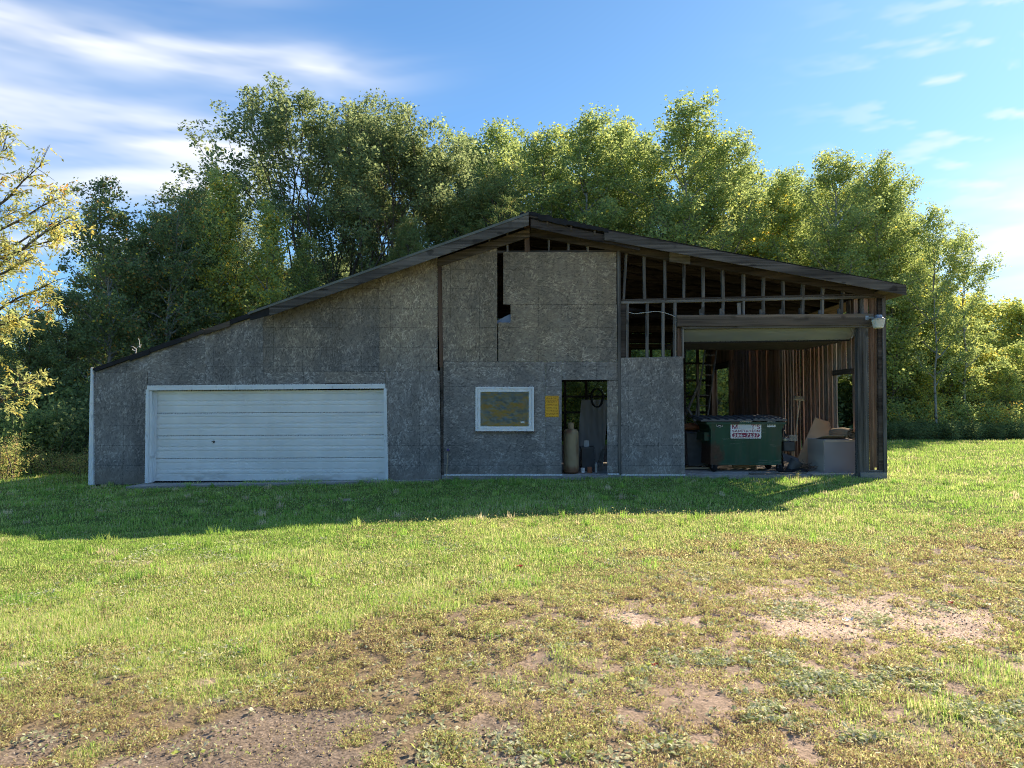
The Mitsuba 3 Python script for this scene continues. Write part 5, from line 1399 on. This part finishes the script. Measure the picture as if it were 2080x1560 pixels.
LAYERS = [lawn_layer(41, 90000, -12.6, -9.0, 0.042, 0.0040, 2, 9, (-7, 7)), lawn_layer(42, 150000, -9.0, -5.0, 0.042, 0.0058, 2, 4.5, (-10, 11)), lawn_layer(43, 120000, -5.0, 0.4, 0.052, 0.0090, 2, 3, (-15, 16)), lawn_layer(44, 120000, 0.0, 16.2, 0.075, 0.020, 1, 6, (-16, 24))]
def join(ls):
    V, Fc, Cc, o = [], [], [], 0
    for v, f, c in ls:
        V.append(v); Fc.append(f + o); Cc.append(c); o += len(v)
    return np.vstack(V), np.vstack(Fc), np.vstack(Cc)


def tufts():
    r = np.random.default_rng(47)
    n = 900
    d = 3.4 + 11.5 * r.random(n) ** 0.8
    x = (r.random(n) - 0.5) * 1.7 * d; y = d + CAM_Y
    lawn, bare, sand, yel = cov(x, y)
    k = (r.random(n) < np.clip(lawn + 0.12, 0, 1) * (1 - sand) * (1 - bare)) & ~BARN(x, y)
    x, y, d = x[k], y[k], d[k]
    m = 26
    X = np.repeat(x, m) + r.normal(0, 0.035, len(x) * m); Y = np.repeat(y, m) + r.normal(0, 0.035, len(x) * m)
    big = np.repeat(0.6 + 0.9 * r.random(len(x)), m)
    col = np.repeat(pick(r, len(x), [LG[0], LG[1], LG[2], LG[4]], [3, 3, 3, 1]), m, 0) * (0.85 + 0.3 * r.random((len(X), 1)))
    return blades(X, Y, r, 0.085 * big * (0.6 + 0.6 * r.random(len(X))), np.maximum(0.0035, 0.0009 * np.repeat(d, m)), col, 0.7, 2)


V, Fc, Cc = join(LAYERS + [tufts()])
scene['lawn_grass'] = mikit.ply((V, Fc), 'blade', color=Cc)
tag('lawn_grass', 'green lawn grass between the barn and the dry yard', 'grass', kind='stuff')

# the low dry mat of the yard: short stalks with small leaves
def mat_layer(seed, n, y0, y1, xr, chunk, sc):
    def dens(x, y):
        lawn, bare, sand, yel = cov(x, y)
        cl = np_ss(0.33, 0.60, np_noise(x * 9, y * 9, 6) * 0.55 + np_noise(x * 24, y * 24, 7) * 0.45)
        k = (1 - 0.93 * lawn) * cl * (1 - 0.45 * np_ss(0.5, 0.8, np_noise(x * 1.9 + 7, y * 2.6, 12)) * (x > -0.5)) * (1 - 0.93 * bare) * (1 - 0.93 * sand)
        return np.where(in_view(x, y, 1.25), k, 0)
    x, y, r = scatter(seed, n, *xr, y0, y1, dens, chunk)
    m_ = len(x)
    z = ground_z(x, y) + (0.003 + (0.014 + 0.034 * np_ss(0.4, 0.8, np_noise(x * 16, y * 16, 14))) * r.random(m_) ** 1.2) * sc
    tone = np_noise(x * 1.1 + 30, y * 1.3, 2)
    grn = np_ss(0.4, 0.8, np_noise(x * 2.9, y * 2.9, 11) + 0.15 * (x > 1.0))
    w = np.stack([1.2 + 0 * tone, 0.5 + 1.2 * tone, 0.35 + 1.1 * tone, 0.15 + 1.1 * grn, 0.5 + 0 * tone], 1)
    col = pick(r, m_, [(0.270, 0.268, 0.110), (0.225, 0.190, 0.100), (0.155, 0.110, 0.070), (0.215, 0.255, 0.085), (0.38, 0.36, 0.20)], w)
    cen = np.stack([x, y, z], 1)
    ax = np.stack([r.normal(0, 0.55, m_), r.normal(0, 0.55, m_), np.ones(m_)], 1)
    Vv, Ff, _ = leaves(r, cen, 0.0135 * sc, pal(((1, 1, 1), 1)), 0.42, 0, 0.3, ax)
    return Vv, Ff, np.repeat(np.minimum(col * 2.0, 0.85), 4, 0)


V, Fc, Cc = join([mat_layer(51, 170000, -12.3, -10.4, (-4, 4.5), 5, 1.0), mat_layer(52, 170000, -10.4, -7.8, (-5, 7), 6, 1.3), mat_layer(53, 70000, -7.8, -4.5, (-2, 12), 8, 1.8)])
scene['dry_mat'] = mikit.ply((V, Fc), 'blade', color=Cc)
tag('dry_mat', 'low mat of dry brown and olive plants over the bare yard', 'ground cover', kind='stuff')

# grey green clover-like rosettes
def weed_layer():
    def dens(x, y):
        d = y + 14.7
        z1 = np.exp(-((x - 1.45) / 0.9) ** 2 - ((d - 3.7) / 0.75) ** 2) + 0.9 * np.exp(-((x - 1.6) / 1.3) ** 2 - ((d - 2.9) / 0.5) ** 2) + 0.5 * np.exp(-((x - 3.2) / 1.8) ** 2 - ((d - 5.2) / 1.6) ** 2) + 0.12
        return np.where(in_view(x, y, 1.2), np.clip(z1, 0, 1) * np_ss(0.50, 0.78, np_noise(x * 3.2, y * 3.2, 21) * 0.5 + np_noise(x * 12, y * 12, 22) * 0.5), 0)
    x, y, r = scatter(61, 26000, -4, 8, -12.3, -6.5, dens, 40)
    m_ = len(x)
    cen = np.stack([x, y, ground_z(x, y) + 0.008 + 0.022 * r.random(m_)], 1)
    col = pick(r, m_, [(0.25, 0.27, 0.175), (0.20, 0.225, 0.125), (0.33, 0.335, 0.25), (0.22, 0.26, 0.07)], [3, 3, 2, 1])
    Vv, Ff, _ = leaves(r, cen, 0.022, pal(((1, 1, 1), 1)), 0.75, 1.3)
    return Vv, Ff, np.repeat(np.minimum(col * 2.0, 0.85), 4, 0)


V, Fc, Cc = weed_layer()
scene['weed_patches'] = mikit.ply((V, Fc), 'blade', color=Cc)
tag('weed_patches', 'grey green creeping weeds over the sandy side of the yard', 'ground cover', kind='stuff')

# pebbles and crumbs of soil on the bare spots
def pebbles():
    def dens(x, y):
        lawn, bare, sand, yel = cov(x, y)
        return np.where(in_view(x, y, 1.2), np.clip(bare + sand + 0.06, 0, 1) * (1 - lawn), 0)
    x, y, r = scatter(71, 9000, -4, 8, -12.3, -7.5, dens, 8)
    m_ = len(x)
    s = 0.0028 + 0.006 * r.random(m_) ** 4
    o = np.array([[1, 0, 0], [-1, 0, 0], [0, 1, 0], [0, -1, 0], [0, 0, 0.7], [0, 0, -0.7]])
    q = (o[None] + r.normal(0, 0.2, (m_, 6, 3))) * s[:, None, None]
    a = r.random(m_) * 6.28; ca, sa = np.cos(a)[:, None], np.sin(a)[:, None]
    q = np.stack([q[..., 0] * ca - q[..., 1] * sa, q[..., 0] * sa + q[..., 1] * ca, q[..., 2]], -1)
    V = (q + np.stack([x, y, ground_z(x, y) + s * 0.3], 1)[:, None]).reshape(-1, 3)
    f = np.array([[0, 2, 4], [2, 1, 4], [1, 3, 4], [3, 0, 4], [2, 0, 5], [1, 2, 5], [3, 1, 5], [0, 3, 5]])
    Fc = (f[None] + (np.arange(m_) * 6)[:, None, None]).reshape(-1, 3)
    col = pick(r, m_, [(0.33, 0.26, 0.2), (0.2, 0.15, 0.11), (0.45, 0.4, 0.35)], [3, 3, 1])
    return V, Fc, np.repeat(col, 6, 0)


scene['pebble_stone'] = {'type': 'twosided', 'bsdf': {'type': 'diffuse', 'reflectance': {'type': 'mesh_attribute', 'name': 'vertex_color'}}}
V, Fc, Cc = pebbles()
scene['pebbles'] = mikit.ply((V, Fc), 'pebble_stone', color=Cc)
tag('pebbles', 'fine pebbles and soil crumbs on the bare spots of the yard', 'pebbles', kind='stuff')

# tall weeds round the low end of the barn
for i, (px, dp) in enumerate(((5, 17.6), (25, 16.6), (70, 18.2), (115, 17.8), (150, 18.4), (-25, 17.2), (170, 17.0))):
    k = num('tall_weed'); plant(k, 'weed_tall', px, dp, h=0.75 + 0.6 * trng.random(), width=1.1)
    tag(k, f'{ORD[i]} tall weed clump in the rough grass beyond the white corner strip', 'weed', 'weeds by the low end of the barn')

for i, (px, yy, lb) in enumerate(((1592, -0.12, 'small weed at the slab edge below the right dumpster wheel'), (1618, -0.1, 'weed at the slab edge in front of the brush pile'), (1722, -0.14, 'weed in front of the mauve carton'), (902, -0.18, 'weed at the foot of the dark joint beside the closed garage door'))):
    k = num('tall_weed'); plant(k, 'weed_tall', 0, 0, h=(0.20, 0.26, 0.16, 0.16)[i], xy=(fx(px, yy), yy), width=0.9)
    tag(k, lb, 'weed')

# fallen leaves
def fallen(px, py, s, m, curl, lb):
    d = CAM_Z * F / (py - 828.0)
    x, y = at_depth(px, d)
    r = np.random.default_rng(int(px))
    an = np.linspace(0, 2 * np.pi, 14, endpoint=False)
    rad = s * (0.75 + 0.25 * np.cos(an * 5)) * (0.7 + 0.3 * np.abs(np.cos(an / 2)))
    v = np.stack([rad * np.cos(an), rad * np.sin(an), curl * rad ** 2 / s + 0.006 * np.sin(an * 3)], 1)
    v = np.vstack([v, [0, 0, 0]]); v[:, 2] += float(ground_z(x, y)) + 0.02; v[:, 0] += x; v[:, 1] += y
    f = np.array([(i, (i + 1) % 14, 14) for i in range(14)])
    n_ = len(v)
    k = num('fallen_leaf')
    scene[k] = mikit.ply((np.vstack([v, v - [0, 0, 0.0015]]), np.vstack([f, f[:, ::-1] + n_])), m, smooth=True)
    tag(k, lb, 'leaf')


mat('leaf_red', (0.38, 0.045, 0.03), 0.6, 0.3)
mat('leaf_brown', (0.30, 0.18, 0.11), 0.7, 0.3)
fallen(1053, 1162, 0.045, 'leaf_red', 0.3, 'red fallen leaf lying where the lawn meets the dry mat')
fallen(1325, 1366, 0.025, 'leaf_red', 0.5, 'small red fallen leaf among the grey green weeds')
fallen(1920, 1218, 0.035, 'leaf_red', 0.4, 'red fallen leaf on the far edge of the pale sandy patch')
fallen(1155, 1400, 0.030, 'leaf_brown', 0.9, 'curled brown fallen leaf on the dry mat in front of the lens')
fallen(1712, 1262, 0.05, 'sign_white', 0.5, 'pale fallen leaf on the sandy patch')

# thistle stalk against the board front
q0 = at(907, 972, -0.12)
put('thistle_stalk__stem', tube([q0, q0 + [0.01, 0.01, 0.3], q0 + [0.025, 0.04, 0.56]], 0.006, 5), 'tan_handle')
s = trimesh.creation.icosphere(subdivisions=2, radius=0.026); s.apply_translation(q0 + [0.025, 0.04, 0.58])
mat('thistle', (0.10, 0.07, 0.22), 0.8, 0.2)
put('thistle_stalk__flower', s, 'thistle', smooth=True)
tag('thistle_stalk', 'dry thistle stalk with a purple head against the grey boards below the reddish trim', 'plant')
